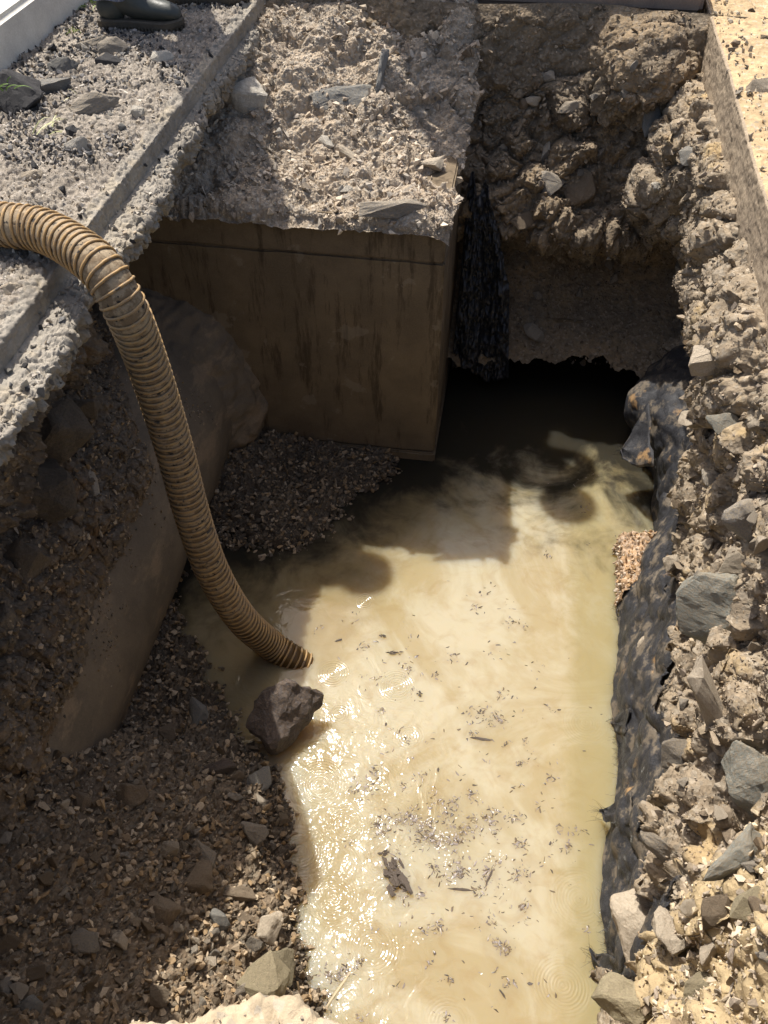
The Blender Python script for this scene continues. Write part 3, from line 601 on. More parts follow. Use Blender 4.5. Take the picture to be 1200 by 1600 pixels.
rock('boulder', 452, 1133, 128, 108, st_dark, 'big wet dark boulder standing in the water below the end of the hose', 5, 4, (1, .82, .8), .05, .3, npts=11, rough=.07, cat='boulder')
R_ = [ # px,py,w,h,mat,label,seed,rz
 (395, 165, 76, 62, st_white, 'off white squared stone embedded under the slab edge, left of the mound', 31, .1),
 (535, 145, 58, 110, st_slate, 'large blue grey slate leaning on the top of the dirt mound', 32, -.65),
 (592, 105, 26, 62, st_slate, 'thin slate splinter beside the large slate on the mound', 33, -.2),
 (510, 222, 22, 24, st_white, 'small pale stone below the large slate on the mound', 34, 0),
 (545, 243, 46, 18, st_tan, 'narrow tan stone lying on the mound below the slate', 35, -.7),
 (543, 297, 18, 12, st_white, 'small white stone near the front of the mound', 36, 0),
 (677, 255, 40, 28, st_tan, 'tan block at the right corner of the mound', 37, -.2),
 (605, 325, 90, 26, st_grey, 'flat grey slab poking out of the front lip of the mound', 38, .05),
 (60, 143, 0, 0, None, '', 0, 0),
 (150, 168, 84, 26, st_grey, 'long flat asphalt topped chunk in the middle of the rubble', 39, .25),
 (78, 140, 62, 32, st_slate, 'blue grey flat stone next to the black asphalt lump', 40, .3),
 (28, 155, 62, 54, st_asph, 'black lump of asphalt at the left edge by the kerb', 41, .2),
 (96, 108, 42, 24, st_slate, 'small slate above the flat blue grey stone by the kerb', 42, .3),
 (140, 70, 44, 24, st_grey, 'grey stone in the rubble left of the boot', 43, .35),
 (178, 78, 36, 26, st_grey, 'rounded grey stone just below the boot heel', 44, 0),
 (172, 96, 34, 26, st_asph, 'black asphalt crumb cluster below the boot', 45, 0),
 (22, 120, 22, 10, st_slate, 'pale slate piece against the foot of the kerb', 46, .3),
 (128, 228, 40, 26, st_white, 'whitish stone in the rubble above the hose', 47, .1),
 (210, 178, 26, 18, st_white, 'white chip near the saw cut edge of the slab', 48, 0),
 (255, 92, 28, 18, st_white, 'pale flat stone in the shadow in front of the boot toe', 49, .2),
 (50, 275, 30, 18, st_tan, 'dusty pale stone on the slab above the hose at the left', 50, .4),
 (118, 205, 24, 18, st_asph, 'small black asphalt bit in the middle of the slab', 51, .4),
 (18, 450, 30, 20, st_tan, 'dusty stone on the slab below the hose', 52, .1),
 (908, 292, 56, 50, st_brown, 'orange brown block set in the far face', 53, .3),
 (858, 285, 44, 42, st_grey, 'grey stone beside the orange brown block in the far face', 54, 0),
 (820, 347, 40, 26, st_brown, 'brown stone low in the far face above the hollow', 55, .4),
 (830, 160, 36, 14, st_tan, 'flat tan stone sticking out of the far face', 56, 0),
 (888, 168, 34, 16, st_tan, 'flat buff stone right of the other flat one in the far face', 57, .2),
 (1018, 192, 26, 44, st_slate, 'shiny bluish stone at the right end of the far face', 58, -.3),
 (1022, 292, 22, 12, st_white, 'white chip at the overhanging corner of the bank', 59, .3),
 (1075, 245, 34, 30, st_slate, 'slate in a pocket under the saw cut road edge', 60, .3),
 (835, 520, 36, 24, st_grey, 'grey stone in the floor of the dark hollow', 61, -.4),
 (78, 668, 110, 90, st_soil, 'large brown rock in the soil wall right under the slab edge', 62, .5),
 (60, 770, 120, 100, st_soil, 'large rounded rock below the first, halfway down the soil wall', 63, .2),
 (40, 880, 110, 70, st_soil, 'broad brown rock lower in the soil wall at the left edge', 64, .6),
 (30, 985, 90, 90, st_soil, 'rock at the left edge level with the rusty soil', 65, .9),
 (128, 640, 40, 60, st_soil, 'narrow rock at the corner of the soil wall beside the pipe', 66, 1.4),
 (145, 762, 22, 44, st_tan, 'small tan upright stone between the soil wall and the pipe', 67, .1),
 (1128, 672, 60, 50, st_green, 'pale greenish flat rock above the fabric near the road edge', 68, -.5),
 (1050, 880, 34, 26, st_tan, 'tan stone sitting on the fabric by the water corner', 69, .2),
 (1110, 752, 44, 40, st_grey, 'angular grey rock on the bank beside the upper fabric', 70, .2),
 (1130, 960, 120, 96, st_green, 'big angular grey green rock jutting from the middle of the bank', 71, -.4),
 (1012, 1000, 34, 14, st_tan, 'thin tan stone lying on the fabric', 72, .7),
 (1120, 1100, 54, 120, st_tan, 'tall tan block in the bank below the big angular rock', 73, .35),
 (1180, 1222, 90, 110, st_green, 'smooth grey green boulder at the right edge of the picture', 74, .4),
 (1158, 1335, 100, 62, st_green, 'pale green flat stone below the boulder at the right edge', 75, .75),
 (1005, 1472, 84, 100, st_tan, 'large pale tan angular stone at the foot of the fabric', 76, .6),
 (1050, 1468, 64, 76, st_tan, 'cream and brown split stone right of the largest tan one', 77, -.6),
 (1040, 1330, 36, 70, st_grey, 'thin dark blade of stone on edge above the tan stones', 78, .9),
 (1082, 1425, 34, 28, st_tan, 'small cream stone above the split stone', 79, 0),
 (1120, 1430, 60, 40, st_brown, 'brown stone in the bank below the pale green flat stone', 80, .2),
 (1060, 1180, 50, 50, st_grey, 'grey stone in the bank beside the rust coloured soil', 81, .2),
 (1165, 800, 60, 70, st_grey, 'grey rock high in the bank under the road cut', 82, .2),
 (1150, 880, 50, 40, st_tan, 'tan rock in the bank above the big angular rock', 83, .2),
 (1078, 655, 40, 30, st_tan, 'pale clod on the dirt shelf by the hollow', 84, .2),
 (1110, 560, 60, 60, st_tan, 'rounded clod overhanging the dark hollow', 85, .2),
 (308, 1370, 46, 56, st_brown, 'brown pointed stone, largest in the middle of the gravel slope', 86, .4),
 (255, 1422, 46, 52, st_brown, 'reddish brown angular stone in the gravel slope', 87, .2),
 (322, 1332, 52, 50, st_grey, 'grey flat stone directly above the pointed brown stone', 88, -.3),
 (267, 1325, 34, 28, st_tan, 'tan stone left of the grey flat stone on the gravel', 89, .2),
 (340, 1437, 28, 34, st_slate, 'bluish stone on the gravel near the water edge', 90, 0),
 (188, 1478, 28, 36, st_tan, 'tan squarish stone low on the gravel slope', 91, 0),
 (52, 1520, 50, 26, st_brown, 'long reddish brown stone near the bottom left corner', 92, .2),
 (128, 1475, 38, 36, st_grey, 'grey stone left of the tan squarish one', 93, 0),
 (8, 1475, 36, 30, st_brown, 'orange brown stone at the left edge of the gravel', 94, 0),
 (45, 1572, 34, 26, st_slate, 'greenish slate chip in the bottom left corner', 95, 0),
 (248, 1560, 26, 40, st_brown, 'upright brown stone by the near edge', 96, 0),
 (195, 1240, 60, 40, st_brown, 'brown stone on the gravel below the end of the visible pipe', 97, .5),
 (125, 1250, 30, 34, st_brown, 'rounded brown stone where the pipe disappears under gravel', 98, 0),
 (303, 1120, 40, 46, st_slate, 'smooth bluish stone half buried by the pipe and the water', 99, -.2),
 (262, 1150, 34, 30, st_brown, 'brown stone below the smooth bluish one', 100, 0),
 (405, 1215, 34, 50, st_slate, 'wet slate at the water edge below the boulder', 101, .1),
 (365, 1215, 32, 24, st_brown, 'dark reddish stone left of the wet slate', 102, -.2),
 (407, 1252, 22, 22, st_tan, 'small round tan stone in the shallow edge below the wet slate', 103, 0),
 (440, 1280, 20, 18, st_brown, 'small brown stone alone in the water by the gravel', 104, 0),
 (370, 1248, 26, 18, st_grey, 'small grey stone just left of the small round tan stone', 105, 0),
 (340, 1205, 50, 30, st_dark, 'dark flat stone on the gravel left of the dark reddish stone', 106, .1),
 (390, 1300, 60, 34, st_grey, 'broad flat stone at the water edge under the small stones', 107, .1),
 (365, 1400, 60, 26, st_brown, 'brown lump beside the water below the broad flat stone', 108, -.1),
 (425, 1455, 44, 50, st_tan, 'clean angular tan block at the water line', 109, -.4),
 (400, 1472, 30, 34, st_grey, 'small grey block touching the clean tan block', 110, -.4),
 (445, 1505, 44, 50, st_lime, 'yellowish pebbly lump above the near edge of the pit', 111, .1),
 (410, 1530, 60, 56, st_lime, 'larger yellowish clod left of the pebbly lump', 112, .1),
 (378, 1552, 36, 28, st_grey, 'flat grey stone at the foot of the yellowish clod', 113, .1),
 (1188, 140, 34, 24, st_tan, 'brown clod lying on the sandy road at the right edge', 114, .1),
 (1175, 18, 10, 8, st_brown, 'dark pebble on the sandy road, top right', 115, .1),
 (1150, 68, 12, 8, st_brown, 'pair sized dark pebble on the road below the top one', 116, .1),
 (1195, 58, 12, 8, st_brown, 'dark pebble at the right edge of the sandy road', 117, .1),
 (1143, 80, 10, 10, st_brown, 'dark pebble nearest the saw cut on the sandy road', 118, .1),
 (985, 1560, 90, 60, st_lime, 'yellow sandy clod in the lower right, beside the water', 119, .1),
 (1180, 1420, 60, 50, st_lime, 'yellow sandy clod at the right edge near the bottom', 120, .1),
 (1100, 1540, 80, 40, st_lime, 'low yellow clod in the lower right corner', 121, .3),
]
for t in R_:
    if t[2] == 0: continue
    px, py, w, h, mat, lab, sd, rz = t; big = w > 60
    fl = (1, .8, .5) if ('flat' in lab or 'slate' in lab or 'thin' in lab) else (1, .85, .7)
    emb = .5 if (sd in (62, 63, 64, 65, 66, 53, 54, 55, 31, 81, 82, 83, 85, 120, 121, 119)) else .28
    rock('clod' if 'clod' in lab else 'rock' if big else 'stone', px, py, w, h, mat, lab, sd, 3 if big else 2, fl, emb, rz, 'clod' if 'clod' in lab else 'rock' if big else 'stone', npts=12, tilt=(rng.uniform(-.25, .25), rng.uniform(-.25, .25)))
scatter('gravel', PV, NV, 12000, .005, .032, T_dark, m_gravel, 'crumbled gravel lying over the back of the pipe', 'gravel', power=2.6)
wq = np.clip(fbm(PQ.reshape(-1, 3), 4, 4, .6, 88).reshape(PQ.shape[:2])*3-.1, 0, 1)*((np.arange(180)*2 > 8) & (np.arange(180)*2 < 80))[None]*(PQ[..., 1] > .9)
scatter('gravel', PQ, normals(PQ)*np.sign(normals(PQ)[5, 45, 2]), 2600, .003, .016, T_dark, m_gravel, 'crumbs of soil lying on the pipe', 'gravel', weight=wq+1e-6, power=2.5)
scatter('gravel', PB, NB, 9000, .003, .03, T_sand, m_gravel, 'yellow sandy crumbs in the lower right corner of the bank', 'gravel', weight=(PB[..., 2] > -1.3)*np.clip((1.12-PB[..., 1]+.42*(PB[..., 2]+.6))*6, 0, 1)+1e-6, power=3.5)
# countable but alike stones in each zone
def many(n, region, mats, smin, smax, label, group, words, cat='stone', sink=.25):
    me = [rock_mesh(300+i, 1, (1, .8, .62), 11) for i in range(6)]; pool = {}
    k = 0; tries = 0
    while k < n and tries < n*8:
        tries += 1; px = rng.uniform(region[0], region[2]); py = rng.uniform(region[1], region[3]); loc, nn = hit(px, py)
        if loc is None or (region[4] and not region[4](loc)): continue
        mt = mats[rng.integers(len(mats))]; b = int(rng.integers(6))
        if (b, mt.name) not in pool: c = me[b].copy(); c.materials.clear(); c.materials.append(mt); pool[(b, mt.name)] = c
        o = link(bpy.data.objects.new(cat, pool[(b, mt.name)])); s = (smin+(smax-smin)*rng.random()**2)*.5
        o.scale = (s*rng.uniform(.8, 1.3), s*rng.uniform(.8, 1.2), s*rng.uniform(.7, 1)); o.rotation_euler = tuple(rng.uniform(0, 6.28, 3))
        o.location = loc+nn*s*(.5-sink); q_ = sorted(o.scale); sh_ = 'long' if q_[2] > 1.45*q_[0] else 'chunky' if q_[2] < 1.22*q_[0] else 'angular'
        w_ = words(loc); c_ = sh_+' '+mt.name.split('_')[0]; z_ = 'larger' if s > (smin+(smax-smin)*.35)*.5 else 'small'
        lb = z_+' '+c_+' '+label+' '+w_; tag(o, lb, cat, group+', '+z_+' '+c_+' ones '+w_); k += 1
def w_slope(p): return 'near the water edge' if p.x > -.68 else 'close to the pipe' if p.y > 1.2 else 'by the near edge of the pit' if p.y < .55 else 'halfway up the slope' if p.x > -1 else 'toward the left edge'
def w_bank(p): return 'next to the dark hollow' if p.y > 2.7 else 'just under the road edge' if p.z > -.5 else 'low down beside the fabric' if p.z < -1.05 else 'in the lower right corner' if p.y < 1 else 'halfway up'
def w_far(p): return 'at the bottom of the hollow' if p.z < -1.2 else 'near the top' if p.z > -.35 else 'in the rocky middle band'
def w_mound(p): return 'at its front lip' if p.y < 3.4 else 'near its top' if p.y > 3.9 else 'on its middle'
def w_slab(p): return 'by the kerb' if p.x < -1.6 else 'on the lower ledge' if p.z < -.05 else 'near the hose' if p.y < 2.5 else 'in front of the boots' if p.y > 3.2 else 'in its middle'
many(95, (0, 1170, 440, 1600, lambda p: p.z < -.4 and p.z > WL+.01 and p.x < -.45), [st_brown, st_grey, st_brown, st_tan], .03, .075, 'stone in the shaded gravel slope', 'stones on the gravel slope', w_slope)
many(40, (1000, 620, 1200, 1560, lambda p: p.z < -.15), [st_tan, st_grey, st_tan, st_brown], .03, .10, 'stone set in the sunlit bank', 'stones in the sunlit bank', w_bank)
many(44, (720, 60, 1060, 570, lambda p: p.z < -.1), [st_grey, st_brown, st_grey], .03, .10, 'stone set in the shaded far face', 'stones in the shaded far face', w_far)
many(30, (400, 60, 690, 340, lambda p: p.z > -.6), [st_tan, st_grey, st_white], .02, .05, 'stone lying in the dirt mound', 'stones on the dirt mound', w_mound)
many(70, (0, 40, 400, 700, lambda p: p.z > -.12 and p.z < .05), [st_grey, st_white, st_asph, st_slate, st_asph], .02, .06, 'fragment lying on the slab', 'fragments on the slab', w_slab, 'fragment')

# ------------------------------------------------------------------ geotextile on the right bank
sub = PB[::2, ::2].copy(); fy, fz = yg0[::2, ::2], zg0[::2, ::2]
inn = (fz < FLIM[::2, ::2]) & (fz > WL-.05+fbm(sub.reshape(-1, 3), 16, 5, .7, 17).reshape(fy.shape)*.07)
notch = (fy > 2.44) & (fy < 2.68) & (fz < -1.54); inn &= ~notch
F0 = displace(sub, [('f', 5, .014, 3, 201), ('f', 18, .006, 5, 203)], -1)-normals(sub)*.014
fab = mesh_np('geotextile_sheet', F0.reshape(-1, 3), quads(fy.shape[0], fy.shape[1], inn[:-1, :-1] & inn[1:, 1:]), m_fab)
fabr = empty('geotextile', (.7, 2, -1.6)); tag(fabr, 'torn black geotextile sheet draped down the right bank to the water', 'fabric'); adopt(fab, fabr)
sm = fab.modifiers.new('s', 'SOLIDIFY'); sm.thickness = .004
m_fib = plain('black_fibre', (.03, .03, .034), .6)
def strands(name, roots, parent, mat, L=(.03, .09), r=.0006, lean=(-.6, 0, -.4), spread=.7, bend=.5):
    Vs = []; Fs = []; off = 0
    for p in roots:
        d = np.array(lean)+rng.normal(size=3)*spread; d /= np.linalg.norm(d); ln = rng.uniform(*L); cur = np.array(p, float); dd = d.copy(); pts = [cur]
        for k in range(4): dd = dd+rng.normal(size=3)*bend*.4; dd /= np.linalg.norm(dd); cur = cur+dd*ln/4; pts.append(cur)
        sd = np.cross(d, [0, .3, 1]); sd /= np.linalg.norm(sd)+1e-9; s2 = np.cross(d, sd)
        for k, pt in enumerate(pts):
            rr = r*(1-.15*k)
            for a in range(3): Vs.append(pt+(sd*math.cos(a*2.09)+s2*math.sin(a*2.09))*rr)
        for k in range(4):
            for a in range(3): b = (a+1) % 3; Fs.append((off+k*3+a, off+k*3+b, off+k*3+3+b, off+k*3+3+a))
        off += 15
    o = mesh_np(name, np.array(Vs), np.array(Fs), mat, smooth=False)
    if parent: adopt(o, parent)
    o['kind'] = 'stuff'; return o
ed_i = np.argwhere(inn[1:-1, 1:-1] & ~(inn[:-2, 1:-1] & inn[2:, 1:-1] & inn[1:-1, :-2] & inn[1:-1, 2:]))
rs = [F0[i+1, j+1] for i, j in ed_i[rng.integers(0, len(ed_i), 3000)]]
strands('fibre_fringe', rs, fabr, m_fib, (.015, .045), .0005)
wi = np.argwhere(inn & (np.abs(F0[..., 2]-WL-.015) < .02))
strands('fibre_fringe', [F0[i, j]+np.array([-.004, 0, .004]) for i, j in wi[rng.choice(len(wi), 500, p=(lambda q: q/q.sum())(np.clip(np.sin(wi[:, 0]*.21)+np.sin(wi[:, 0]*.083+1)+.2, .03, 3)))]], fabr, m_fib, (.008, .045), .0005, (-.8, 0, .1), .8, .8)
# torn flaps
def flap(pts, name='torn_flap'):
    n = 14; A, B, Cc = [np.array(p) for p in pts]; P = np.zeros((n, n, 3))
    for i in range(n):
        for j in range(n):
            u, v = i/(n-1), j/(n-1); base = A*(1-v)+B*v; P[i, j] = base*(1-u)+Cc*u+np.array([0, 0, -.03*math.sin(u*3.1)+.012*math.sin(v*9+u*4)])
    P += (fbm(P.reshape(-1, 3), 16, 3, .5, 5)*.012).reshape(n, n, 1)
    o = mesh_np(name, P.reshape(-1, 3), quads(n, n), m_fab); m = o.modifiers.new('s', 'SOLIDIFY'); m.thickness = .004; adopt(o, fabr)
    return P
def P3(px, py, x): return at(px, py, x=x)
f1 = flap([P3(1012, 628, .73), P3(1022, 730, .76), P3(968, 706, .63)])
f2 = flap([P3(985, 1235, .60), P3(990, 1290, .60), P3(935, 1268, .535)])
f3 = flap([P3(975, 1500, .56), P3(965, 1560, .56), P3(915, 1480, .50)])
f4 = flap([P3(985, 1105, .63), P3(975, 1150, .62), P3(950, 1120, .59)])
strands('fibre_fringe', [f[rng.integers(8, 14), rng.integers(0, 14)] for f in (f1, f2, f3, f4) for _ in range(22)]+[P3(1010, 770, .79)]*3+[P3(955, 1450, .56)]*4, fabr, m_fib, (.03, .07), .0005, (-1, 0, -.1), .45)
# rusty pebbly ledge in the notch of the fabric
a = at(1000, 900, z=-1.58)
PLg, LLg = np.meshgrid(np.linspace(.64, .86, 60), np.linspace(2.42, 2.74, 60), indexing='ij')
PE = np.stack([PLg, LLg, -1.60+.25*(PLg-.66)], -1); PE[0, :, 2] = WL-.05; PE[1, :, 2] = WL
PE = displace(PE, [('c', 30, .02, 5), ('f', 20, .012, 4, 6)], 1)
m_rust = soil('rusty_gravel', (.42, .27, .15), (.36, .25, .16), (.62, .48, .36), wet=False)
le = mesh_np('pebble_ledge', PE.reshape(-1, 3), quads(60, 60), m_rust); tag(le, 'rust stained pebbly ledge at the corner of the water', kind='structure')
scatter('gravel', PE, normals(PE), 900, .008, .028, [(.45, .33, .22), (.36, .23, .12), (.52, .45, .36), (.3, .22, .15)], m_gravel, 'orange and white pebbles on the small ledge', 'gravel')
# black plastic sheet hanging beside the box
m_pl = plain('black_plastic', (.022, .023, .027), .38, .5, .4, 30, .006)
n, m = 90, 150; U, Vv = np.meshgrid(np.linspace(0, 1, n), np.linspace(0, 1, m), indexing='ij')
xl = np.interp(Vv, [0, .3, 1], [-.20, -.20, -.21]); xr_ = np.interp(Vv, [0, .15, .5, 1], [-.12, -.07, .04, .09])
X_ = xl+(xr_-xl)*U; Z_ = -.62-.98*Vv+.05*np.sin(U*7); Y_ = 3.88-.12*Vv+.03*np.sin(U*9+Vv*3+1.5*np.sin(Vv*4))+.008*np.sin(U*31+5*Vv)
PP = np.stack([X_, Y_, Z_], -1); PP[..., 1] += fbm(PP.reshape(-1, 3)*np.array([1, 1, .3]), 9, 4, .6, 17).reshape(n, m)*.05
PP[..., 1] += fbm(PP.reshape(-1, 3), 14, 5, .7, 19).reshape(n, m)*.035
pls = mesh_np('plastic_sheet', PP.reshape(-1, 3), quads(n, m), m_pl); pls.modifiers.new('s', 'SOLIDIFY').thickness = .002
tag(pls, 'crumpled black plastic sheet hanging beside the concrete box', 'plastic sheet')

# ------------------------------------------------------------------ hose
def cr(pts, n):
    p = np.array([2*np.array(pts[0])-np.array(pts[1])]+list(pts)+[2*np.array(pts[-1])-np.array(pts[-2])], float); out = []
    for i in range(1, len(p)-2):
        for t in np.linspace(0, 1, n, endpoint=False):
            out.append(.5*((2*p[i])+(-p[i-1]+p[i+1])*t+(2*p[i-1]-5*p[i]+4*p[i+1]-p[i+2])*t*t+(-p[i-1]+3*p[i]-3*p[i+1]+p[i+2])*t**3))
    out.append(p[-2]); return np.array(out)
HR = .056
hp = [(-3.6, 2.6, .25), (-2.9, 2.45, .23), (-2.2, 2.25, .13), (-1.75, 2.12, HR+.02)]+[tuple(at(px, py, **k)) for px, py, k in
      [(0, 350, dict(z=.078)), (60, 358, dict(z=.08)), (112, 383, dict(z=.078)), (160, 422, dict(z=.062)), (196, 482, dict(x=-.972)), (222, 545, dict(x=-.972)), (246, 615, dict(x=-.968)), (272, 700, dict(x=-.96)), (302, 810, dict(x=-.94)), (333, 895, dict(x=-.905)), (376, 965, dict(x=-.84)), (420, 1005, dict(y=1.97)), (458, 1030, dict(y=1.96)), (500, 1052, dict(y=1.95))]]
path = cr(hp, 60)
for _ in range(60): path[1:-1] = (path[:-2]+path[1:-1]*2+path[2:])/4
sl_ = np.concatenate([[0], np.cumsum(np.linalg.norm(np.diff(path, axis=0), axis=1))]); L = sl_[-1]
N_ = int(L/.0028); s_ = np.linspace(0, L, N_); path = np.stack([np.interp(s_, sl_, path[:, k]) for k in range(3)], 1)
T = np.gradient(path, axis=0); T /= np.linalg.norm(T, axis=1, keepdims=True)
n0 = np.cross(T[0], [0, 0, 1]); n0 /= np.linalg.norm(n0); A = [n0]
for i in range(1, N_): v = A[-1]-T[i]*(A[-1]@T[i]); A.append(v/np.linalg.norm(v))
A = np.array(A); B = np.cross(T, A); PITCHH = .0240; na = 56; ang = np.linspace(0, 2*math.pi, na, endpoint=False)
ph = (s_[:, None]/PITCHH-ang[None]/(2*math.pi)) % 1.0
bulge = np.sin(ph*math.pi)**.6*.0028
dirt = fbm(np.stack([s_[:, None]+0*ang, np.cos(ang)[None]+0*s_[:, None], np.sin(ang)[None]+0*s_[:, None]], -1).reshape(-1, 3)*np.array([30, 4, 4]), 1., 3, .6, 2).reshape(N_, na)*.0012
rr = HR-.003+bulge+dirt; BODY = path[:, None]+A[:, None]*(np.cos(ang)[None, :, None]*rr[..., None])+B[:, None]*(np.sin(ang)[None, :, None]*rr[..., None])
hose = empty('suction_hose', tuple(path[N_//3])); tag(hose, 'muddy ribbed suction hose bending over the slab edge down into the water', 'hose')
def hose_mat():
    k = N('hose_wall'); p = k.pos(); n = k.noise(p, 26, 6, .7); col = k.mix(k.smooth(n, .42, .58), (.30, .235, .155), (.17, .12, .07))
    col = k.mix(k.smooth(k.noise(p, 40, 4, .6), .58, .64), col, (.035, .03, .026))
    col = k.mix(.4, col, k.ramp(k.noise(p, 200, 4, .7), [(.3, .3), (.5, .5), (.7, .75)]), 'OVERLAY')
    z = k.xyz(p)[2]; w = k.smooth(z, -1.35, -1.5); col = k.mix(w, col, (.09, .05, .015))
    return k.fin(col, k.bump(k.noise(p, 150, 4, .7), .0015, .8), k.math('SUBTRACT', .8, k.math('MULTIPLY', w, .5)))
def rib_mat():
    k = N('hose_rib'); p = k.pos(); n = k.noise(p, 45, 5, .7); col = k.mix(k.smooth(n, .40, .64), (.38, .24, .10), (.25, .18, .11))
    col = k.mix(k.smooth(k.noise(p, 14, 4, .6), .62, .68), col, (.06, .05, .04))
    return k.fin(col, k.bump(k.noise(p, 220, 3, .7), .0006, .8), .55)
V_, F_ = mesh_loft(BODY); hw = mesh_np('hose_wall', V_, F_, hose_mat()); adopt(hw, hose)
tt = np.arange(0, L/PITCHH, 1/30.); st = tt*PITCHH; idx = st/L*(N_-1); i0 = np.clip(idx.astype(int), 0, N_-2); fr = (idx-i0)[:, None]
pc = path[i0]*(1-fr)+path[i0+1]*fr; Ac = A[i0]; Bc = B[i0]; Tc = T[i0]; ca = np.cos(tt*2*math.pi)[:, None]; sa = np.sin(tt*2*math.pi)[:, None]
rad = Ac*ca+Bc*sa; cen = pc+rad*(HR+.0015); pr = np.linspace(0, 2*math.pi, 7, endpoint=False)
RB = cen[:, None]+rad[:, None]*(np.cos(pr)[None, :, None]*.0038)+Tc[:, None]*(np.sin(pr)[None, :, None]*.0042)
V_, F_ = mesh_loft(RB); adopt(mesh_np('hose_rib', V_, F_, rib_mat()), hose)

# ------------------------------------------------------------------ floating debris
m_bark = plain('wet_bark', (.085, .065, .05), .35, .5, .5, 80, .003)
def chip(name, px, py, lpx, wpx, rz, label, mat=m_bark, cat='bark'):
    c = at(px, py, z=WL); dep = np.linalg.norm(c-CP); l = lpx*dep/FPX; w = wpx*dep/FPX
    if name == 'bark_clump':
        bm = bmesh.new()
        for q in range(34 if lpx > 40 else 12):
            a_ = rng.uniform(-.7, .7); tmp = bmesh.ops.create_cube(bm, size=1, matrix=Matrix.Translation((rng.normal()*.42, rng.normal()*.30, rng.uniform(0, .8))) @ Matrix.Rotation(a_, 4, 'Z') @ Matrix.Rotation(rng.uniform(-.3, .3), 4, 'Y') @ Matrix.Diagonal((rng.uniform(.2, .6), rng.uniform(.08, .3), rng.uniform(.15, .5), 1)))
            for v in tmp['verts']: v.co += Vector(rng.normal(size=3)*.06)
        me = bpy.data.meshes.new(name); bm.to_mesh(me); bm.free(); me.materials.append(mat)
    else:
        me = rock_mesh(int(px+py) % 37+500, 2, (1, .5, .4), 12, .09).copy(); me.materials.clear(); me.materials.append(mat)
    o = link(bpy.data.objects.new(name, me)); o.location = (c[0], c[1], WL+.001); o.rotation_euler = (0, 0, rz); o.scale = (l*.5, w, w*.35); return tag(o, label, cat)
chip('bark_clump', 620, 1370, 56, 22, -.75, 'largest dark clump of bark floating in the middle of the water')
chip('twig', 753, 1155, 46, 6, -.05, 'dark straight twig floating right of the bark clumps', cat='twig')
chip('twig', 530, 1545, 80, 5, 1.1, 'pale stick floating by the near edge of the pit', plain('pale_twig', (.42, .34, .22), .6), 'twig')
chip('twig', 720, 1390, 40, 5, .1, 'short dark stick just right of the largest bark clump', cat='twig')
chip('twig', 765, 1370, 34, 4, 1.2, 'thin dark twig pointing up the picture in the debris', cat='twig')
chip('bark_clump', 600, 1335, 20, 8, .3, 'small bark piece above the largest clump')
chip('twig', 785, 1553, 20, 4, -.9, 'short dark stick at the lower right of the water', cat='twig')
chip('twig', 530, 1000, 18, 5, .5, 'short dark stick near the end of the hose', cat='twig')
chip('bark_clump', 655, 1085, 12, 9, .8, 'small dark flake on the rings right of the hose', cat='bark')
chip('bark_clump', 615, 1020, 30, 6, .1, 'thin bark piece upper right of the hose end')
chip('bark_clump', 600, 995, 14, 6, -.2, 'tiny bark piece above the thin one')
# clouds of tiny bits
def bits(name, clusters, mat, smin, smax, label, asp=.35, cols=((.07, .055, .045), (.12, .09, .06), (.2, .17, .15))):
    pts = []
    for px, py, sx, sy, n in clusters:
        k = 0
        while k < n:
            cx = px+rng.normal()*sx; cy = py+rng.normal()*sy; m = int(rng.choice([1, 1, 1, 2, 4, 9, 16])); rs_ = rng.uniform(3, 7)
            for _ in range(m): pts.append(at(cx+rng.normal()*rs_*1.2, cy+rng.normal()*rs_, z=WL)); k += 1
    pts = np.array([p for p in pts if p[0] > -.6 or p[1] > 1.9]); n = len(pts); Vs = []; Fs = []; Cs = []; off = 0
    for p in pts:
        bv, bf = BASE[rng.integers(len(BASE))]; l = rng.uniform(smin, smax)*.5; a = rng.uniform(0, 3.14); v = bv*np.array([l, l*asp*rng.uniform(.6, 2), l*.18+.0006])
        v = np.stack([v[:, 0]*math.cos(a)-v[:, 1]*math.sin(a), v[:, 0]*math.sin(a)+v[:, 1]*math.cos(a), v[:, 2]], 1)+p+np.array([0, 0, .0005])
        Vs.append(v); Fs.append(bf+off); off += len(bv); Cs.append(np.repeat(np.array([cols[rng.integers(len(cols))]]), len(bv), 0))
    o = mesh_np(name, np.concatenate(Vs), np.concatenate(Fs), mat, smooth=False, cols=np.concatenate(Cs)); return tag(o, label, None, kind='stuff')
m_bit = tinted('floating_bits', .3, .3, .0005)
cl = [(650, 1300, 60, 45, 260), (700, 1320, 50, 40, 260), (770, 1130, 30, 30, 80), (800, 1350, 40, 60, 170), (740, 1250, 90, 120, 260), (640, 1080, 40, 50, 50), (600, 1010, 50, 35, 60), (700, 1500, 60, 60, 90), (560, 1480, 40, 40, 40), (520, 1520, 22, 30, 90),
      (850, 1250, 50, 120, 110), (800, 1480, 60, 70, 90), (880, 780, 60, 40, 30), (750, 1000, 100, 60, 60), (570, 1210, 30, 20, 60), (660, 1440, 40, 20, 30), (690, 1310, 34, 26, 160), (640, 1280, 30, 12, 70), (770, 1120, 20, 14, 60), (620, 1060, 50, 40, 60)]
bits('floating_debris', cl, m_bit, .004, .026, 'tiny dark bits of bark and soil floating on the water')
m_foam = plain('foam', (.75, .74, .70), .25, .5)
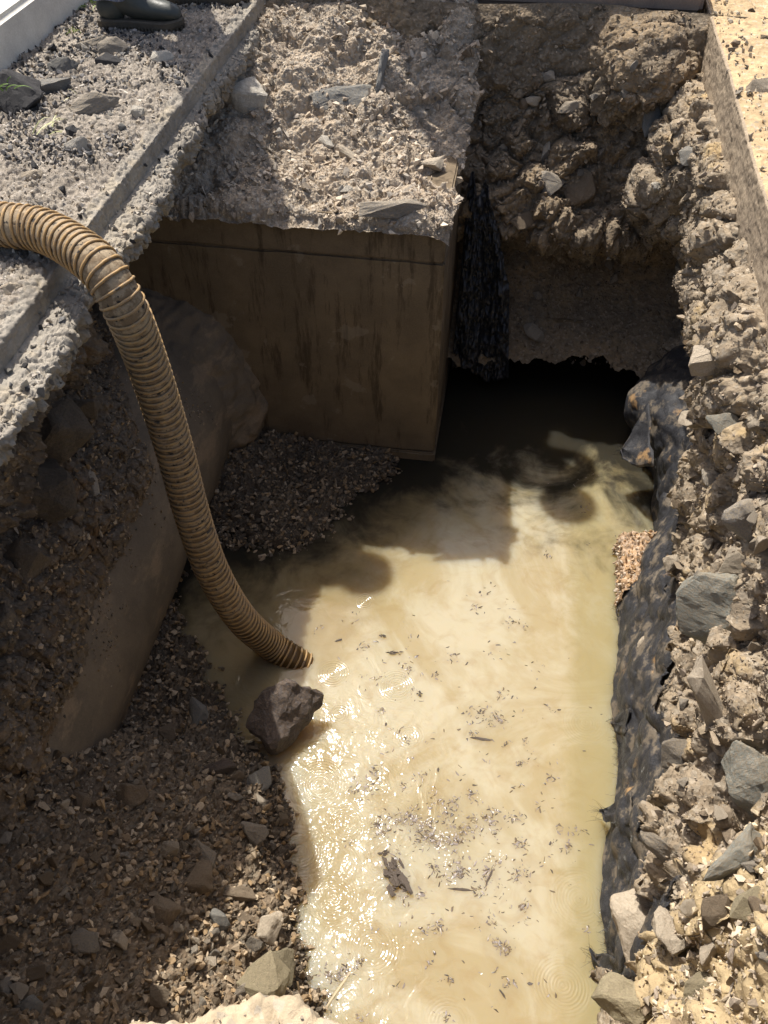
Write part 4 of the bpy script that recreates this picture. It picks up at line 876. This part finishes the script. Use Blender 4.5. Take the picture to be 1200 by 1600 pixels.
bits('foam', [(655, 1290, 14, 30, 30), (690, 1330, 12, 24, 60), (560, 1215, 10, 10, 14), (620, 1075, 6, 6, 5), (925, 1415, 10, 12, 12), (700, 1400, 60, 60, 25), (770, 1320, 40, 60, 30)], tinted('foam_bits', .1, .2, .0003), .003, .009, 'small white bubbles of foam among the floating debris', .9, ((.75, .74, .72), (.6, .58, .55)))

# ------------------------------------------------------------------ grass
def blades(name, px, py, n, L, label, col, z=None, lean=(0, 0, 1), spread=.5, wid=.0025, spr=.02, loc=None):
    if loc is None: loc, nn = hit(px, py)
    Vs = []; Fs = []; off = 0
    for _ in range(n):
        base = np.array(loc)+np.array([rng.normal()*spr, rng.normal()*spr, 0]); d = np.array(lean, float)+rng.normal(size=3)*spread*np.array([1, 1, .3]); d /= np.linalg.norm(d); ln = rng.uniform(.5, 1)*L
        sd = np.cross(d, fw); sd /= np.linalg.norm(sd); cur = base.copy(); w = wid*rng.uniform(.6, 1.3)
        for k in range(6):
            ww = w*(1-(k/5)**2*.95); Vs += [cur-sd*ww, cur+sd*ww]; d = d+np.array([0, 0, -.22]); cur = cur+d*ln/5
        for k in range(5): Fs.append((off+2*k, off+2*k+1, off+2*k+3, off+2*k+2))
        off += 12
    mt = plain(name+'_mat', col, .5); o = mesh_np(name, np.array(Vs), np.array(Fs), mt); return o
kt = Vector((k1[0], k1[1], .165))+kl*.02+kn*.12
tag(blades('grass_tuft', 0, 0, 16, .26, '', (.16, .24, .05), lean=(.8, -.35, .7), spread=.25, wid=.0035, spr=.03, loc=kt), 'green grass tuft arching over the kerb at the left edge', 'grass')
tag(blades('grass_tuft', 8, 140, 12, .12, '', (.14, .22, .05), lean=(.3, -.3, .9)), 'short green grass at the foot of the kerb on the left edge', 'grass')
tag(blades('grass_tuft', 118, 50, 14, .06, '', (.26, .30, .09), lean=(.2, -.2, 1)), 'small yellow green weed at the foot of the kerb', 'grass')
tag(blades('grass_tuft', 148, 8, 16, .12, '', (.2, .27, .07), lean=(.1, -.2, 1)), 'grass tuft behind the boot heel', 'grass')
tag(blades('straw', 68, 205, 9, .17, '', (.42, .42, .2), lean=(.25, .5, .55), spread=.5, wid=.0016, spr=.02), 'dry straw stalks lying among the rubble', 'straw')
tag(blades('straw', 105, 160, 5, .14, '', (.5, .46, .28), lean=(.3, .3, .4), spread=.6, wid=.0014, spr=.04), 'single pale straws next to the long flat chunk', 'straw')
vb = flat
Vc = Vector((k1[0], k1[1], 0))
roots = [(Vc+kl*rng.uniform(-1, 2.5)+kn*rng.uniform(.18, 1.2)+Vector((0, 0, .13))) for _ in range(1800)]
gg = strands('verge_grass', [tuple(r) for r in roots], None, plain('dry_grass', (.36, .34, .14), .7), (.03, .10), .0012, (0, 0, 1), .5); tag(gg, 'dry short grass on the verge', 'grass', kind='stuff')

# ------------------------------------------------------------------ people (one seen by boots and hem, one added unseen for its shadow)
m_boot = plain('boot_rubber', (.052, .056, .048), .42, .5, .35, 25, .002); m_sole = plain('boot_sole', (.085, .07, .052), .7, .3, .4, 40, .003)
def jeans():
    k = N('jeans'); tc = k.n('TexCoord').outputs['Object']; n = k.noise(tc, 120, 4, .7); return k.fin(k.mix(k.smooth(n, .4, .6), (.16, .22, .42), (.42, .46, .58)), k.bump(n, .001, .6), .9)
m_jean = jeans(); m_shirt = plain('work_shirt', (.30, .18, .07), .9); m_skin = plain('skin', (.42, .26, .18), .6); m_hat = plain('hard_hat', (.7, .68, .62), .35)
def skin(name, verts, edges, radii, mat, sub=2):
    bm = bmesh.new(); ly = bm.verts.layers.skin.verify(); vs = [bm.verts.new(v) for v in verts]
    for a, b in edges: bm.edges.new((vs[a], vs[b]))
    for v, r in zip(vs, radii): v[ly].radius = (r, r) if not isinstance(r, tuple) else r
    vs[0][ly].use_root = True; o = bm_obj(name, bm, mat); o.modifiers.new('k', 'SKIN').use_smooth_shade = True
    s = o.modifiers.new('u', 'SUBSURF'); s.levels = s.render_levels = sub; return adopt(o, CUR[0])
def boot(x, y, rz):
    R = Matrix.Translation((x, y, .006)) @ Matrix.Rotation(rz, 4, 'Z')
    # outline stations along the foot (heel -> toe): x, half width, top height
    st = [(-.085, .018), (-.08, .030), (-.06, .039), (-.02, .041), (.04, .037), (.10, .044), (.16, .052), (.20, .050), (.235, .040), (.255, .024), (.262, .010)]
    out = [(x_, w) for x_, w in st]+[(x_, -w) for x_, w in st[::-1]]; bm = bmesh.new(); lay = []
    for z, g in ((0, .002), (.012, .006), (.030, .006), (.036, .001)):
        lay.append([bm.verts.new(R @ Vector((x_+(g if x_ > 0 else -g), w+math.copysign(g, w), z+(.012*max(0, (x_-.2)/.06) if z < .02 else .008*max(0, (x_-.2)/.06))))) for x_, w in out])
    for a, b in zip(lay[:-1], lay[1:]):
        for i in range(len(out)): j = (i+1) % len(out); bm.faces.new((a[i], a[j], b[j], b[i]))
    bm.faces.new(lay[0][::-1]); bm.faces.new(lay[-1]); s = bm_obj('boot_sole', bm, m_sole); 
    # tread lugs round the welt
    bm = bmesh.new()
    for i in range(len(out)):
        a = Vector((*out[i], 0)); b = Vector((*out[(i+1) % len(out)], 0)); k = max(1, int((b-a).length/.014))
        for t in range(k):
            p = a.lerp(b, (t+.5)/k); d = (b-a).normalized(); nrm = Vector((d.y, -d.x, 0))*-1
            c = bmesh.ops.create_cube(bm, size=1, matrix=R @ Matrix.Translation(p+Vector((0, 0, .007))) @ Matrix.Rotation(math.atan2(d.y, d.x), 4, 'Z') @ Matrix.Diagonal((.008, .016, .014, 1)))
    lug = bm_obj('tread', bm, m_sole)
    # upper: rings of the vamp, ankle and shaft
    rings = []
    def ring(c, ax, ay, n, tilt):   # ellipse whose plane is tilted about y
        r = []
        for k in range(28):
            a = k/28*2*math.pi; v = Vector((ax*math.cos(a), ay*math.sin(a), 0)); v = Matrix.Rotation(-tilt, 3, 'Y') @ v; r.append(R @ (Vector(c)+v))
        return r
    for c, ax, ay, t in [((.262, 0, .045), .006, .012, 1.5), ((.255, 0, .052), .022, .030, 1.45), ((.23, 0, .062), .033, .043, 1.42), ((.19, 0, .066), .038, .049, 1.35), ((.14, 0, .070), .044, .046, 1.25), ((.095, 0, .078), .054, .041, 1.05), ((.06, 0, .092), .066, .039, .75), ((.028, 0, .110), .074, .040, .45), ((.0, 0, .135), .066, .041, .2), ((-.012, 0, .165), .060, .043, .05), ((-.012, 0, .20), .060, .046, 0), ((-.010, 0, .25), .062, .050, 0), ((-.010, 0, .262), .064, .052, 0), ((-.010, 0, .262), .055, .044, 0), ((-.01, 0, .20), .050, .040, 0)]:
        rings.append([tuple(v) for v in ring(c, ax, ay, 28, t)])
    V_, F_ = mesh_loft(rings); u = mesh_np('boot_upper', V_, F_, m_boot); u.modifiers.new('s', 'SUBSURF').render_levels = 2
    # heel counter
    bm = bmesh.new(); bmesh.ops.create_uvsphere(bm, u_segments=24, v_segments=14, radius=1, matrix=R @ Matrix.Translation((-.03, 0, .07)) @ Matrix.Diagonal((.060, .041, .06, 1)))
    hc = bm_obj('heel_counter', bm, m_boot, smooth=True)
    # laces
    bm = bmesh.new()
    for k in range(6):
        p0 = Vector((.125-.021*k, 0, .112+.013*k)); q = bmesh.ops.create_cone(bm, segments=8, radius1=.0035, radius2=.0035, depth=.05, cap_ends=True, matrix=R @ Matrix.Translation(p0) @ Matrix.Rotation(.35*(-1)**k, 4, 'Z') @ Matrix.Rotation(math.pi/2, 4, 'X'))
    lc = bm_obj('laces', bm, m_sole, smooth=True)
    for o in (lug, hc, lc): adopt(o, CUR[0])
    adopt(s, CUR[0]); adopt(u, CUR[0])
# trouser legs with hem over the boots
def trouser(x, y, hx, hy):
    R = []
    for z, r in [(.125, .066), (.12, .074), (.135, .076), (.30, .073), (.5, .078), (.75, .092), (.92, .11)]:
        t = (z-.16)/.76; cx = x+(hx-x)*t; cy = y+(hy-y)*t; R.append([(cx+r*math.cos(a)*(1+.04*math.sin(5*a+z*20)), cy+r*math.sin(a)*(1+.04*math.cos(4*a-z*30)), z+.006*math.sin(3*a)) for a in np.linspace(0, 2*math.pi, 32, endpoint=False)])
    V_, F_ = mesh_loft(R); adopt(mesh_np('trouser_leg', V_, F_, m_jean), CUR[0])
def figure(bx, by, feet, face, label, top=0., akimbo=False, h=1.):
    CUR[0] = empty('person', (bx, by, top)); tag(CUR[0], label, 'person'); pre = set(S.objects)
    c, sn = math.cos(face), math.sin(face); W_ = lambda x, y, z: (bx+x*c-y*sn, by+x*sn+y*c, z)
    for k, (fx, fy, fr) in enumerate(feet):
        boot(fx, fy, fr); hip = W_(0, .09*(1 if k else -1), 0); trouser(fx-.012*math.cos(fr), fy, hip[0], hip[1])
    ex = .40 if akimbo else .27; hx = .20 if akimbo else .25
    skin('shirt', [W_(0, 0, .93), W_(0, 0, 1.15), W_(.02, 0, 1.35), W_(.01, 0, 1.46), W_(0, -.2, 1.43), W_(0, -ex, 1.17), W_(0, .2, 1.43), W_(0, ex, 1.17)], [(0, 1), (1, 2), (2, 3), (3, 4), (4, 5), (3, 6), (6, 7)], [.15, .135, .145, .075, .062, .050, .062, .050], m_shirt)
    skin('head', [W_(0, 0, 1.44), W_(.02, 0, 1.55), W_(.05, 0, 1.63), W_(.04, 0, 1.72)], [(0, 1), (1, 2), (2, 3)], [.06, .055, .085, .078], m_skin)
    for s in (-1, 1):
        skin('hand', [W_(.0, s*ex, 1.19), W_(.07, s*hx, 1.0), W_(.10, s*(hx-.01), .93), W_(.13, s*(hx+.01), .87), W_(.13, s*(hx-.01), .85), W_(.13, s*(hx-.03), .86), W_(.14, s*(hx-.045), .88), W_(.14, s*(hx-.05), .94)], [(0, 1), (1, 2), (2, 3), (2, 4), (2, 5), (2, 6), (1, 7)], [.04, .028, .034, .009, .009, .009, .008, .01], m_skin, 2)
    bm = bmesh.new(); bmesh.ops.create_uvsphere(bm, u_segments=28, v_segments=14, radius=1, matrix=Matrix.Translation(W_(.04, 0, 1.72)) @ Matrix.Diagonal((.135, .125, .11, 1)))
    bmesh.ops.delete(bm, geom=[v for v in bm.verts if v.co.z < 1.71], context='VERTS'); adopt(bm_obj('hard_hat', bm, m_hat, smooth=True), CUR[0])
    CUR[0].scale = (1, 1, h); 
CUR = [None]
figure(-1.57, 3.99, [(-1.68, 3.80, .04), (-1.50, 4.15, .10)], 0, 'person in jeans and dark olive work boots standing on the rubble at the pit edge')
figure(-.72, 4.70, [(-.90, 4.68, -1.5), (-.56, 4.68, -1.6)], -1.57, 'unseen second person added beyond the far edging of the pit to cast a shadow', .16, False, 1.16)  # out of view, added to throw shade on the mound and water
